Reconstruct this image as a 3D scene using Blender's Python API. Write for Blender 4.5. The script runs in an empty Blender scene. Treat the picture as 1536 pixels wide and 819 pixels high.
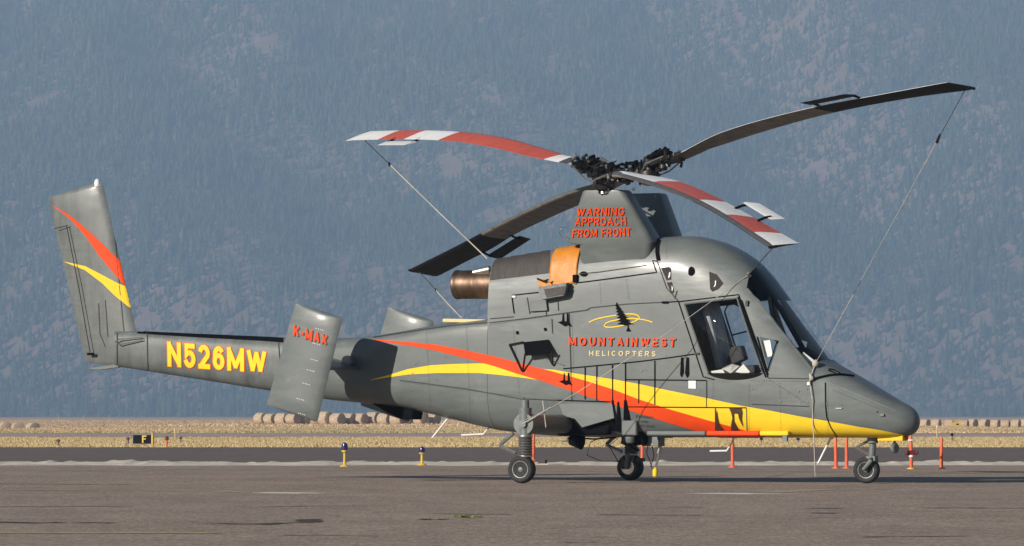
import bpy, bmesh, math, random
import numpy as np
from mathutils import Vector, Matrix
from mathutils.bvhtree import BVHTree
from mathutils.geometry import tessellate_polygon

random.seed(7); rng = np.random.default_rng(7)
scene = bpy.context.scene
COL = scene.collection
R = math.radians

# ------------------------------------------------------------------ camera
CAM_H = 0.87; FPX = 8475.0; HORIZON = 624.5; CU = 768.0
cd = bpy.data.cameras.new('camera'); cam = bpy.data.objects.new('camera', cd); COL.objects.link(cam)
cam.location = (0, 0, CAM_H); cam.rotation_euler = (R(90), 0, 0)
cd.sensor_width = 36; cd.lens = 36 * FPX / 1536; cd.shift_y = (HORIZON - 409.5) / 1536
cd.clip_start = 1; cd.clip_end = 30000
scene.camera = cam
# ------------------------------------------------------------------ sky, sun, exposure
SUN_EL = R(20.4); SUN_ROT = R(226)
w = bpy.data.worlds.new('World'); scene.world = w; w.use_nodes = True
nt = w.node_tree; sk = nt.nodes.new('ShaderNodeTexSky'); sk.sky_type = 'NISHITA'; sk.sun_disc = False
sk.sun_elevation = SUN_EL; sk.sun_rotation = SUN_ROT; sk.altitude = 900; sk.dust_density = 0.8; sk.air_density = 0.8
nt.links.new(sk.outputs[0], nt.nodes['Background'].inputs[0]); nt.nodes['Background'].inputs[1].default_value = 0.05
sd = bpy.data.lights.new('sun', 'SUN'); sd.energy = 5.0; sd.angle = R(0.5); sd.color = (1.0, 0.93, 0.83)
sun = bpy.data.objects.new('sun', sd); COL.objects.link(sun)
to_sun = Vector((math.sin(SUN_ROT) * math.cos(SUN_EL), math.cos(SUN_ROT) * math.cos(SUN_EL), math.sin(SUN_EL)))
sun.rotation_euler = to_sun.to_track_quat('Z', 'Y').to_euler(); sun.location = to_sun * 50
scene.view_settings.view_transform = 'Standard'; scene.view_settings.look = 'None'
scene.view_settings.exposure = 0.48; scene.view_settings.gamma = 1.0
scene.view_settings.use_curve_mapping = False
scene.render.engine = 'CYCLES'
scene.cycles.max_bounces = 8; scene.cycles.transparent_max_bounces = 16
scene.cycles.use_denoising = True

# ------------------------------------------------------------------ helpers: materials
MATS = {}
def mat(name, col, rough=0.6, metal=0.0, noise=0.0, scale=6.0, col2=None, bump=0.0, bscale=60.0, coat=0.0, stretch=None, spec=0.5):
    m = bpy.data.materials.new(name); m.use_nodes = True; t = m.node_tree; b = t.nodes['Principled BSDF']
    b.inputs['Roughness'].default_value = rough; b.inputs['Metallic'].default_value = metal
    b.inputs['Specular IOR Level'].default_value = spec
    if coat: b.inputs['Coat Weight'].default_value = coat; b.inputs['Coat Roughness'].default_value = 0.12
    c = (*col, 1)
    b.inputs['Base Color'].default_value = c
    if noise or bump:
        tc = t.nodes.new('ShaderNodeTexCoord'); mp = t.nodes.new('ShaderNodeMapping')
        if stretch: mp.inputs['Scale'].default_value = stretch
        t.links.new(tc.outputs['Object'], mp.inputs[0])
    if noise:
        n1 = t.nodes.new('ShaderNodeTexNoise'); n1.inputs['Scale'].default_value = scale; n1.inputs['Detail'].default_value = 8; n1.inputs['Roughness'].default_value = 0.62
        t.links.new(mp.outputs[0], n1.inputs['Vector'])
        rp = t.nodes.new('ShaderNodeValToRGB'); e = rp.color_ramp.elements
        c2 = (*(col2 if col2 else tuple(x * (1 - noise) for x in col)), 1)
        c1 = (*tuple(min(1, x * (1 + noise * 0.5)) for x in col), 1) if not col2 else c
        e[0].position = 0.33; e[0].color = c2; e[1].position = 0.67; e[1].color = c1
        t.links.new(n1.outputs['Fac'], rp.inputs[0]); t.links.new(rp.outputs[0], b.inputs['Base Color'])
        mr = t.nodes.new('ShaderNodeMapRange'); mr.inputs['To Min'].default_value = min(1, rough + 0.12); mr.inputs['To Max'].default_value = max(0.03, rough - 0.08)
        t.links.new(n1.outputs['Fac'], mr.inputs[0]); t.links.new(mr.outputs[0], b.inputs['Roughness'])
    if bump:
        n2 = t.nodes.new('ShaderNodeTexNoise'); n2.inputs['Scale'].default_value = bscale; n2.inputs['Detail'].default_value = 5
        t.links.new(mp.outputs[0], n2.inputs['Vector'])
        bp = t.nodes.new('ShaderNodeBump'); bp.inputs['Strength'].default_value = bump; bp.inputs['Distance'].default_value = 0.02
        t.links.new(n2.outputs['Fac'], bp.inputs['Height']); t.links.new(bp.outputs[0], b.inputs['Normal'])
    MATS[name] = m
    return m

def paint(name, col, dirt, rough=0.43, spec=0.36, smudge=0.0, soot=0.0, coat=0.12):
    """aircraft paint: panel-scale mottling, wiped smudges, vertical soot streaks and faint oil-canning relief"""
    m = bpy.data.materials.new(name); m.use_nodes = True; t = m.node_tree; b = t.nodes['Principled BSDF']; b.inputs['Specular IOR Level'].default_value = spec; b.inputs['Coat Weight'].default_value = coat; b.inputs['Coat Roughness'].default_value = 0.16
    tc = t.nodes.new('ShaderNodeTexCoord')
    def noise(scale, det, sx, sy, sz, rot=0.0, dist=0.0):
        mp = t.nodes.new('ShaderNodeMapping'); mp.inputs['Scale'].default_value = (sx, sy, sz); mp.inputs['Rotation'].default_value = (0, rot, 0)
        t.links.new(tc.outputs['Object'], mp.inputs[0])
        n = t.nodes.new('ShaderNodeTexNoise'); n.inputs['Scale'].default_value = scale; n.inputs['Detail'].default_value = det; n.inputs['Roughness'].default_value = 0.62; n.inputs['Distortion'].default_value = dist
        t.links.new(mp.outputs[0], n.inputs['Vector']); return n
    a = noise(1.6, 9, 1, 1, 1.6); s = noise(5.0, 6, 0.35, 1, 2.6); f = noise(45, 4, 1, 1, 1)
    def mul(col_sock, n, lo, hi, p0, p1, tintc=None):
        mr = t.nodes.new('ShaderNodeMapRange'); mr.inputs['From Min'].default_value = p0; mr.inputs['From Max'].default_value = p1
        mr.inputs['To Min'].default_value = lo; mr.inputs['To Max'].default_value = hi
        t.links.new(n.outputs['Fac'], mr.inputs[0])
        mx = t.nodes.new('ShaderNodeMix'); mx.data_type = 'RGBA'; mx.blend_type = 'MULTIPLY'; mx.inputs[0].default_value = 1
        if col_sock is None: mx.inputs[6].default_value = (*col, 1)
        else: t.links.new(col_sock, mx.inputs[6])
        t.links.new(mr.outputs[0], mx.inputs[7]); return mx.outputs[2]
    c = mul(None, a, 1 - dirt, 1 + dirt * 0.5, 0.35, 0.65); c = mul(c, s, 1 - dirt * 0.7, 1.03, 0.3, 0.6); c = mul(c, f, 1 - dirt * 0.4, 1 + dirt * 0.3, 0.35, 0.65)
    if smudge:
        c = mul(c, noise(1.15, 5, 1.0, .4, 2.4, .35, .9), 1.0, 1 + smudge, .54, .70)
    if soot:
        c = mul(c, noise(2.4, 8, 2.2, 1, .45, .12, .3), 1.0, 1 - soot, .46, .70); c = mul(c, noise(16, 5, 1, 1, .12), 1.0, 1 - soot * .45, .45, .75)
    t.links.new(c, b.inputs['Base Color'])
    mr = t.nodes.new('ShaderNodeMapRange'); mr.inputs['From Min'].default_value = 0.3; mr.inputs['From Max'].default_value = 0.7
    mr.inputs['To Min'].default_value = rough - 0.06; mr.inputs['To Max'].default_value = rough + 0.10
    t.links.new(s.outputs['Fac'], mr.inputs[0]); t.links.new(mr.outputs[0], b.inputs['Roughness'])
    bp = t.nodes.new('ShaderNodeBump'); bp.inputs['Strength'].default_value = 0.15; bp.inputs['Distance'].default_value = 0.008
    t.links.new(a.outputs['Fac'], bp.inputs['Height']); t.links.new(bp.outputs[0], b.inputs['Normal'])
    MATS[name] = m; return m

M_GREY = paint('grey_paint', (0.107, 0.120, 0.118), 0.12, smudge=.26)
M_GREYS = paint('sooty_grey_paint', (0.113, 0.124, 0.121), 0.14, soot=.38)
M_RED = paint('red_paint', (0.66, 0.058, 0.008), 0.10, .55, .15, coat=0)
M_YEL = paint('yellow_paint', (0.74, 0.50, 0.024), 0.08, .55, .15, coat=0)
M_CREAM = paint('cream_paint', (0.55, 0.44, 0.20), 0.08)
M_BLACK = mat('black_paint', (0.004, 0.004, 0.005), 0.8, noise=0.3, scale=9, spec=.06)
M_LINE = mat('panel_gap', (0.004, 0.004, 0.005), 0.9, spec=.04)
M_LINE2 = mat('panel_edge', (0.05, 0.053, 0.052), 0.85, spec=.15)
M_SCUFF_LIT = mat('scuff_and_highlight_paint', (0.17, 0.185, 0.18), 0.6, noise=0.2, scale=12, spec=.25)
M_BROWN = mat('heat_stained_cowl', (0.04, 0.034, 0.030), 0.7, noise=0.35, scale=8, stretch=(4, 1, .6))
M_DARK = mat('dark_metal', (0.035, 0.03, 0.028), 0.42, 0.7, noise=0.4, scale=25)
M_STEEL = mat('steel', (0.42, 0.41, 0.39), 0.35, 0.9, noise=0.25, scale=25)
M_GEAR = mat('gear_paint', (0.12, 0.135, 0.133), 0.5, noise=0.3, scale=18)
M_RUB = mat('tyre_rubber', (0.016, 0.0155, 0.015), 0.75, noise=0.4, scale=20, bump=0.3)
M_EXH = mat('burnt_exhaust_metal', (0.17, 0.112, 0.078), 0.46, 0.9, noise=0.55, scale=5, stretch=(1.6, .6, .6))
M_ORANGE = mat('orange_vinyl', (0.50, 0.18, 0.012), 0.5, noise=0.12, scale=10, bump=0.35, bscale=14)
M_WHITE = mat('white_paint', (0.66, 0.66, 0.65), 0.5, noise=0.12, scale=8)
M_BRED = mat('blade_red', (0.46, 0.075, 0.04), 0.45, noise=0.15, scale=6)
M_BGREY = mat('blade_underside_grey', (0.20, 0.185, 0.165), 0.5, noise=0.35, scale=7)
M_BBLK = mat('blade_underside_black', (0.007, 0.007, 0.008), 0.6, noise=0.3, scale=9, spec=.25)
M_BLE = mat('blade_erosion_strip', (0.06, 0.058, 0.06), 0.5, noise=0.25, scale=12)
M_ROPE = mat('rope', (0.40, 0.365, 0.315), 0.9, noise=0.25, scale=60)
M_ROPED = mat('dark_cord', (0.03, 0.03, 0.032), 0.9)
M_PAPER = mat('paper', (0.78, 0.76, 0.70), 0.8, noise=0.08, scale=10)
M_INT = mat('cockpit_interior', (0.03, 0.03, 0.032), 0.75, noise=0.4, scale=14)
M_SEAT = mat('seat_shell', (0.26, 0.28, 0.30), 0.5, noise=0.3, scale=10)
M_SKINCLOTH = mat('brown_strap', (0.16, 0.085, 0.05), 0.8, noise=0.3, scale=12)
M_STAKE = mat('orange_stake', (0.62, 0.11, 0.04), 0.5, noise=0.15, scale=12)
M_BLUE = mat('blue_lens', (0.015, 0.012, 0.09), 0.2)
M_YMET = mat('yellow_metal', (0.55, 0.36, 0.04), 0.5, noise=0.12, scale=12)

def glass(name, tint, ior=1.45, refl=1.0):
    m = bpy.data.materials.new(name); m.use_nodes = True; t = m.node_tree
    t.nodes.remove(t.nodes['Principled BSDF']); out = t.nodes['Material Output']
    tr = t.nodes.new('ShaderNodeBsdfTransparent'); tr.inputs[0].default_value = (*tint, 1)
    gl = t.nodes.new('ShaderNodeBsdfGlossy'); gl.inputs['Roughness'].default_value = 0.02
    fr = t.nodes.new('ShaderNodeFresnel'); fr.inputs[0].default_value = ior
    mx = t.nodes.new('ShaderNodeMixShader')
    ge = t.nodes.new('ShaderNodeNewGeometry'); mi = t.nodes.new('ShaderNodeMapRange'); mi.inputs['To Min'].default_value = ior; mi.inputs['To Max'].default_value = 1 / ior
    t.links.new(ge.outputs['Backfacing'], mi.inputs[0]); t.links.new(mi.outputs[0], fr.inputs[0])
    t.links.new(fr.outputs[0], mx.inputs[0]); t.links.new(tr.outputs[0], mx.inputs[1]); t.links.new(gl.outputs[0], mx.inputs[2])
    t.links.new(mx.outputs[0], out.inputs[0]); MATS[name] = m; return m
M_GLASS = glass('clear_acrylic', (0.92, 0.94, 0.95), 1.42)
M_TINT = glass('cabin_shade_acrylic', (0.05, 0.055, 0.07), 1.45)  # dark tint stands in for the unlit cabin behind the glass

# ------------------------------------------------------------------ helpers: mesh
class MB:
    def __init__(s): s.v = []; s.f = []; s.mi = []
    def add(s, verts, faces, m=0):
        o = len(s.v); s.v += [tuple(p) for p in verts]; s.f += [tuple(i + o for i in f) for f in faces]; s.mi += [m] * len(faces)
    def box(s, c, size, rot=None, m=0):
        c = Vector(c); h = [x / 2 for x in size]
        P = [Vector((x * h[0], y * h[1], z * h[2])) for x in (-1, 1) for y in (-1, 1) for z in (-1, 1)]
        if rot is not None: P = [rot @ p for p in P]
        s.add([c + p for p in P], [(0, 1, 3, 2), (4, 6, 7, 5), (0, 4, 5, 1), (2, 3, 7, 6), (0, 2, 6, 4), (1, 5, 7, 3)], m)
    def cyl(s, a, b, r0, r1=None, n=14, m=0, caps=True):
        a = Vector(a); b = Vector(b); r1 = r0 if r1 is None else r1
        d = (b - a).normalized(); q = d.orthogonal().normalized(); p = d.cross(q)
        V = []
        for c, r in ((a, r0), (b, r1)):
            V += [c + (q * math.cos(2 * math.pi * k / n) + p * math.sin(2 * math.pi * k / n)) * r for k in range(n)]
        F = [(k, (k + 1) % n, n + (k + 1) % n, n + k) for k in range(n)]
        if caps: F += [tuple(range(n - 1, -1, -1)), tuple(range(n, 2 * n))]
        s.add(V, F, m)
    def tube(s, pts, r, n=6, m=0):
        pts = [Vector(p) for p in pts]; V = []; F = []
        for i, p in enumerate(pts):
            d = (pts[min(i + 1, len(pts) - 1)] - pts[max(i - 1, 0)]).normalized()
            q = d.cross(Vector((0.31, 0.11, 0.94))).normalized(); o = d.cross(q)
            V += [p + (q * math.cos(2 * math.pi * k / n) + o * math.sin(2 * math.pi * k / n)) * r for k in range(n)]
        for i in range(len(pts) - 1):
            for k in range(n): F.append((i * n + k, i * n + (k + 1) % n, (i + 1) * n + (k + 1) % n, (i + 1) * n + k))
        F += [tuple(range(n - 1, -1, -1)), tuple(range((len(pts) - 1) * n, len(pts) * n))]
        s.add(V, F, m)
    def loft(s, rings, m=0, cap=True):
        n = len(rings[0]); V = [p for r in rings for p in r]; F = []
        for i in range(len(rings) - 1):
            for k in range(n): F.append((i * n + k, i * n + (k + 1) % n, (i + 1) * n + (k + 1) % n, (i + 1) * n + k))
        if cap: F += [tuple(range(n - 1, -1, -1)), tuple(range((len(rings) - 1) * n, len(rings) * n))]
        s.add(V, F, m)
    def lathe(s, prof, c, axis, n=24, m=0):
        c = Vector(c); d = Vector(axis).normalized(); q = d.orthogonal().normalized(); p = d.cross(q)
        s.loft([[c + d * h + (q * math.cos(2 * math.pi * k / n) + p * math.sin(2 * math.pi * k / n)) * max(r, 1e-4) for k in range(n)] for h, r in prof], m)
    def prism(s, poly, ext, m=0):
        ext = Vector(ext); poly = [Vector(p) for p in poly]; n = len(poly)
        s.add(poly + [p + ext for p in poly], [tuple(range(n)), tuple(range(2 * n - 1, n - 1, -1))] + [(k, n + k, n + (k + 1) % n, (k + 1) % n) for k in range(n)], m)
    def build(s, name, mats, parent=None, smooth=35, bevel=0.0, fix=True):
        me = bpy.data.meshes.new(name); me.from_pydata(s.v, [], s.f)
        mats = mats if isinstance(mats, (list, tuple)) else [mats]
        for mm in mats: me.materials.append(mm)
        if len(mats) > 1: me.polygons.foreach_set('material_index', s.mi)
        if fix:
            bm = bmesh.new(); bm.from_mesh(me); bmesh.ops.recalc_face_normals(bm, faces=bm.faces[:]); bm.to_mesh(me); bm.free()
        return link_mesh(name, me, parent, smooth, bevel)
def link_mesh(name, me, parent=None, smooth=35, bevel=0.0):
    if smooth:
        me.polygons.foreach_set('use_smooth', [True] * len(me.polygons)); me.set_sharp_from_angle(angle=R(smooth))
    ob = bpy.data.objects.new(name, me); COL.objects.link(ob)
    if parent is not None: ob.parent = parent
    if bevel:
        b = ob.modifiers.new('bevel', 'BEVEL'); b.width = bevel; b.segments = 2; b.limit_method = 'ANGLE'
    return ob
def tag(o, label=None, cat=None, group=None, kind=None):
    if label: o['label'] = label
    if cat: o['category'] = cat
    if group: o['group'] = group
    if kind: o['kind'] = kind
    return o
def empty(name, loc=(0, 0, 0), rz=0, parent=None):
    o = bpy.data.objects.new(name, None); COL.objects.link(o); o.location = loc; o.rotation_euler = (0, 0, rz); o.parent = parent
    o.empty_display_size = 0.2; return o
def pchip(xs, ys):
    xs = np.array(xs, float); ys = np.array(ys, float); h = np.diff(xs); d = np.diff(ys) / h; m = np.zeros(len(xs))
    m[0] = d[0]; m[-1] = d[-1]
    for i in range(1, len(xs) - 1):
        if d[i - 1] * d[i] > 0:
            w1 = 2 * h[i] + h[i - 1]; w2 = h[i] + 2 * h[i - 1]; m[i] = (w1 + w2) / (w1 / d[i - 1] + w2 / d[i])
    def f(x):
        i = int(np.clip(np.searchsorted(xs, x) - 1, 0, len(h) - 1)); t = (x - xs[i]) / h[i]
        return float((1 + 2 * t) * (1 - t) ** 2 * ys[i] + t * (1 - t) ** 2 * h[i] * m[i] + t * t * (3 - 2 * t) * ys[i + 1] + t * t * (t - 1) * h[i] * m[i + 1])
    return f
def vnoise(x, y, seed):
    """smooth lattice noise in 0..1"""
    r = np.random.default_rng(seed).random((256, 256)); xi = np.floor(x).astype(int); yi = np.floor(y).astype(int); fx = x - xi; fy = y - yi
    fx = fx * fx * (3 - 2 * fx); fy = fy * fy * (3 - 2 * fy)
    g = lambda a, b: r[(xi + a) % 256, (yi + b) % 256]
    return (g(0, 0) * (1 - fx) + g(1, 0) * fx) * (1 - fy) + (g(0, 1) * (1 - fx) + g(1, 1) * fx) * fy

# ------------------------------------------------------------------ the ground
def dep(v, z=0.0): return FPX * (CAM_H - z) / (v - HORIZON)          # distance of a ground row seen at image row v
def sstep(a, b, x): t = np.clip((x - a) / (b - a), 0, 1); return t * t * (3 - 2 * t)
def gz(x, y):
    """gentle relief of the airfield's far meadow"""
    x = np.asarray(x, float); y = np.asarray(y, float)
    dip = -0.95 * sstep(-34, -48, x) * sstep(340, 520, y) * (1 - sstep(760, 1300, y))
    dip = dip - 0.55 * sstep(36, 46, x) * sstep(340, 520, y) * (1 - sstep(760, 1300, y))
    return dip - 0.02
def grid_mesh(name, xs, ys, zf, m):
    X, Y = np.meshgrid(xs, ys); Z = zf(X, Y); nx = len(xs)
    me = bpy.data.meshes.new(name)
    me.from_pydata(np.stack([X.ravel(), Y.ravel(), Z.ravel()], 1).tolist(), [], [(j * nx + i, j * nx + i + 1, (j + 1) * nx + i + 1, (j + 1) * nx + i) for j in range(len(ys) - 1) for i in range(nx - 1)])
    me.materials.append(m); return link_mesh(name, me, None, 60)

def ground_mat(name, cols, scales, stretch=(1, 1, 1), bump=0.3, bscale=40, rough=0.9, speck=0.0):
    m = bpy.data.materials.new(name); m.use_nodes = True; t = m.node_tree; b = t.nodes['Principled BSDF']; b.inputs['Roughness'].default_value = rough
    b.inputs['Specular IOR Level'].default_value = 0.2
    tc = t.nodes.new('ShaderNodeTexCoord'); mp = t.nodes.new('ShaderNodeMapping'); mp.inputs['Scale'].default_value = stretch; t.links.new(tc.outputs['Object'], mp.inputs[0])
    last = None
    for i, sc_ in enumerate(scales):
        n = t.nodes.new('ShaderNodeTexNoise'); n.inputs['Scale'].default_value = sc_; n.inputs['Detail'].default_value = 9; n.inputs['Roughness'].default_value = 0.65
        t.links.new(mp.outputs[0] if i else tc.outputs['Object'], n.inputs['Vector'])
        rp = t.nodes.new('ShaderNodeValToRGB'); rp.color_ramp.elements[0].position = 0.36; rp.color_ramp.elements[1].position = 0.64
        rp.color_ramp.elements[0].color = (*cols[2 * i], 1); rp.color_ramp.elements[1].color = (*cols[2 * i + 1], 1)
        t.links.new(n.outputs['Fac'], rp.inputs[0])
        if last is None: last = rp.outputs[0]
        else:
            mx = t.nodes.new('ShaderNodeMix'); mx.data_type = 'RGBA'; mx.blend_type = 'MIX'; mx.inputs[0].default_value = 0.5
            t.links.new(last, mx.inputs[6]); t.links.new(rp.outputs[0], mx.inputs[7]); last = mx.outputs[2]
    if speck:
        for (ns, sy, lo, hi) in ((26.0, .12, 1 - speck, 1 + speck), (1.1, .25, 1 - speck * .35, 1 + speck * .35)):
            mp2 = t.nodes.new('ShaderNodeMapping'); mp2.inputs['Scale'].default_value = (1, sy, 1); t.links.new(tc.outputs['Object'], mp2.inputs[0])
            n3 = t.nodes.new('ShaderNodeTexNoise'); n3.inputs['Scale'].default_value = ns; n3.inputs['Detail'].default_value = 4; n3.inputs['Roughness'].default_value = .7; t.links.new(mp2.outputs[0], n3.inputs['Vector'])
            mr = t.nodes.new('ShaderNodeMapRange'); mr.inputs['From Min'].default_value = .3; mr.inputs['From Max'].default_value = .7; mr.inputs['To Min'].default_value = lo; mr.inputs['To Max'].default_value = hi; t.links.new(n3.outputs['Fac'], mr.inputs[0])
            mx = t.nodes.new('ShaderNodeMix'); mx.data_type = 'RGBA'; mx.blend_type = 'MULTIPLY'; mx.inputs[0].default_value = 1; t.links.new(last, mx.inputs[6]); t.links.new(mr.outputs[0], mx.inputs[7]); last = mx.outputs[2]
    t.links.new(last, b.inputs['Base Color'])
    n2 = t.nodes.new('ShaderNodeTexNoise'); n2.inputs['Scale'].default_value = bscale; n2.inputs['Detail'].default_value = 6; t.links.new(tc.outputs['Object'], n2.inputs['Vector'])
    bp = t.nodes.new('ShaderNodeBump'); bp.inputs['Strength'].default_value = bump; bp.inputs['Distance'].default_value = 0.03
    t.links.new(n2.outputs['Fac'], bp.inputs['Height']); t.links.new(bp.outputs[0], b.inputs['Normal'])
    MATS[name] = m; return m
G_FIELD = ground_mat('dry_meadow', [(0.610, 0.379, 0.204), (0.770, 0.474, 0.267), (0.521, 0.360, 0.178), (0.814, 0.494, 0.300)], [0.02, 0.4], (1, 0.25, 1))
G_APRON = ground_mat('apron_asphalt', [(0.260, 0.202, 0.159), (0.334, 0.263, 0.212), (0.232, 0.182, 0.146), (0.368, 0.291, 0.233)], [0.25, 7.0], (1.0, 0.22, 1), 0.8, 70, .9, .38)
G_TAXI = ground_mat('taxiway_asphalt', [(0.128, 0.101, 0.090), (0.158, 0.126, 0.113), (0.116, 0.091, 0.082), (0.176, 0.142, 0.126)], [0.2, 3.0], (1, 0.2, 1), 0.5, 50, .9, .2)
G_RUN = ground_mat('runway_asphalt', [(0.323, 0.254, 0.226), (0.399, 0.316, 0.276), (0.304, 0.245, 0.217), (0.456, 0.368, 0.322)], [0.05, 0.6], (0.05, 0.3, 1))
G_GRAVEL = ground_mat('pale_gravel', [(0.454, 0.394, 0.323), (0.726, 0.643, 0.540), (0.363, 0.315, 0.251), (0.850, 0.786, 0.659)], [0.8, 6.0], (0.5, 1, 1), 0.8, 40)

ys = np.concatenate([np.arange(-60, 330, 30), np.arange(330, 1400, 35), np.array([1500, 1800, 2300, 3000, 4000, 5800])])
xs = np.concatenate([np.array([-2100, -800, -400, -200, -120]), np.arange(-90, 91, 6), np.array([120, 200, 400, 800, 2100])])
tag(grid_mesh('ground', xs, ys, gz, G_FIELD), kind='structure')
def sheet(name, x0, x1, y0, y1, z, m, nx=2, jag0=0, jag1=0):
    xs_ = np.linspace(x0, x1, nx); V = []; F = []
    for i, x in enumerate(xs_):
        V += [(x, y0 + jag0 * (random.random() - .5), z), (x, y1 + jag1 * (random.random() - .5), z)]
        if i: F.append((2 * i - 2, 2 * i, 2 * i + 1, 2 * i - 1))
    me = bpy.data.meshes.new(name); me.from_pydata(V, [], F); me.materials.append(m)
    return link_mesh(name, me, None, 0)
Y_AP = dep(697.6); Y_GR = dep(697.6); Y_TX = dep(670.5); Y_R0 = dep(655.2); Y_R1 = dep(649.5)
tag(sheet('apron', -160, 160, -40, Y_AP, 0.0, G_APRON), kind='structure')
tag(sheet('taxiway', -200, 200, Y_GR - .5, Y_TX, -0.006, G_TAXI, 900, 0, 1.6), kind='structure')
tag(sheet('runway', -300, 300, Y_R0, Y_R1, 0.0, G_RUN, 300, 2, 2), kind='structure')
# pale gravel verge: a low, lumpy windrow between the apron and the taxiway
def gravel():
    xs_ = np.arange(-40, 40, 0.05); t = np.linspace(0, 1, 12); y0, y1 = dep(698.2), dep(694.6)
    X, T = np.meshgrid(xs_, t); Y = y0 + (y1 - y0) * T
    ridge = .018 + .020 * vnoise(X * .25, X * 0 + 1, 5) + .020 * vnoise(X * 1.7, T * 2, 3) ** 1.5 + .050 * vnoise(X * 5.5, T * 5, 4) ** 3
    gap = sstep(.10, .24, vnoise(X * .16 + 7, X * 0 + 3, 15)); prof = np.sin(np.pi * np.clip(T, 0, 1)) ** 0.7
    Z = prof * ridge * (.25 + .75 * gap) - 0.003; Y = Y + (vnoise(X * 1.1, T * 3, 9) - .5) * 1.6
    nx = len(xs_); me = bpy.data.meshes.new('gravel_verge')
    me.from_pydata(np.stack([X.ravel(), Y.ravel(), Z.ravel()], 1).tolist(), [], [(r * nx + c, r * nx + c + 1, (r + 1) * nx + c + 1, (r + 1) * nx + c) for r in range(len(t) - 1) for c in range(nx - 1)])
    me.materials.append(G_GRAVEL); tag(link_mesh('gravel_verge', me, None, 60), kind='structure')
gravel()

# painted marks, seams and cracks of the apron: thin sheets in the ground plane
M_MARK = mat('worn_white_line', (0.756, 0.696, 0.599), 0.8, noise=0.45, scale=3)
M_MARKY = mat('worn_yellow_line', (0.450, 0.341, 0.176), 0.85, noise=0.4, scale=3)
M_CRACK = mat('crack_filler', (0.036, 0.031, 0.026), 0.8, noise=0.3, scale=5)
M_SEAM = mat('asphalt_seam', (0.173, 0.146, 0.126), 0.9, noise=0.3, scale=3)
def gpt(u, v): y = dep(v); return Vector(((u - CU) / FPX * y, y))
def ground_strip(name, pts, wv, m, z, wob=0.0, gaps=0.0):
    """pts: (u, v) rows on the ground; wv: width in metres"""
    P = [gpt(*p) for p in pts]; Q = []
    for i in range(len(P) - 1):
        n = max(2, int((P[i + 1] - P[i]).length / 0.12))
        Q += [P[i].lerp(P[i + 1], k / n) for k in range(n)]
    Q.append(P[-1]); V = []; F = []; ph = random.random() * 40
    for i, q in enumerate(Q):
        d = (Q[min(i + 1, len(Q) - 1)] - Q[max(i - 1, 0)]).normalized(); nn = Vector((-d.y, d.x))
        o = wob * (math.sin(i * .31 + ph) + .6 * math.sin(i * .83 + 2 * ph) + random.uniform(-.5, .5)); ww = wv * random.uniform(.5, 1.15)
        a = q + nn * (o + ww / 2); b = q + nn * (o - ww / 2); V += [(a.x, a.y, z), (b.x, b.y, z)]
        if i and float(vnoise(np.array([i * .11 + ph]), np.array([ph]), 77)[0]) > gaps: F.append((2 * i - 2, 2 * i - 1, 2 * i + 1, 2 * i))
    me = bpy.data.meshes.new(name); me.from_pydata(V, [], F); me.materials.append(m); return tag(link_mesh(name, me, None, 0), kind='structure')
ground_strip('painted_line', [(404, 740.5), (464, 739.5)], 1.25, M_MARK, .004, .03)
ground_strip('painted_line', [(1076, 741.5), (1134, 740.5)], 1.15, M_MARK, .004, .03)
ground_strip('painted_line', [(-60, 735), (240, 736.5), (385, 739)], 0.35, M_MARKY, .004, .04)
ground_strip('painted_line', [(1136, 739), (1240, 735), (1330, 734)], 0.35, M_MARKY, .004, .04)
ground_strip('painted_line', [(-40, 799), (130, 800), (330, 800)], 0.35, M_MARKY, .004, .05)
ground_strip('painted_line', [(-40, 705.3), (120, 705), (420, 705.5), (800, 706.3), (1640, 708)], 0.5, M_MARKY, .004, .05)
ground_strip('apron_crack', [(-30, 783), (60, 784.5), (90, 784)], 0.24, M_CRACK, .005, .08, .3)
ground_strip('apron_crack', [(110, 784.5), (170, 785)], 0.22, M_CRACK, .005, .06)
ground_strip('apron_crack', [(300, 786), (400, 787), (430, 785)], 0.2, M_CRACK, .005, .08, .35)
ground_strip('apron_crack', [(440, 784), (474, 779.5)], 0.2, M_CRACK, .0055, .06)
ground_strip('apron_crack', [(632, 780), (652, 779)], 0.3, M_CRACK, .005, .04)
ground_strip('apron_crack', [(1237, 770.5), (1256, 770)], 0.32, M_CRACK, .005, .06)
ground_strip('apron_crack', [(1386, 762.5), (1450, 762), (1560, 763)], 0.2, M_CRACK, .005, .05, .35)
ground_strip('apron_crack', [(1210, 763.5), (1268, 763)], 0.2, M_CRACK, .005, .05)
for k, (pts, wd) in enumerate([([(-60, 761), (120, 760), (300, 760)], .4), ([(330, 760.5), (560, 759)], .3), ([(1000, 761), (1150, 760.5)], .4), ([(640, 771), (760, 772)], .35), ([(420, 803), (600, 804)], .2),
        ([(900, 772), (1050, 773)], .4), ([(1190, 774), (1330, 774.5)], .5), ([(-60, 726), (200, 727)], .5), ([(560, 812), (900, 813)], .25), ([(1300, 806), (1600, 803)], .3), ([(980, 748), (1100, 748.5)], .4), ([(120, 770), (210, 770.5)], .4)]):
    ground_strip('apron_seam', pts, wd * .6, M_SEAM, .003 + .0002 * k, .10, .45)

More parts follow.
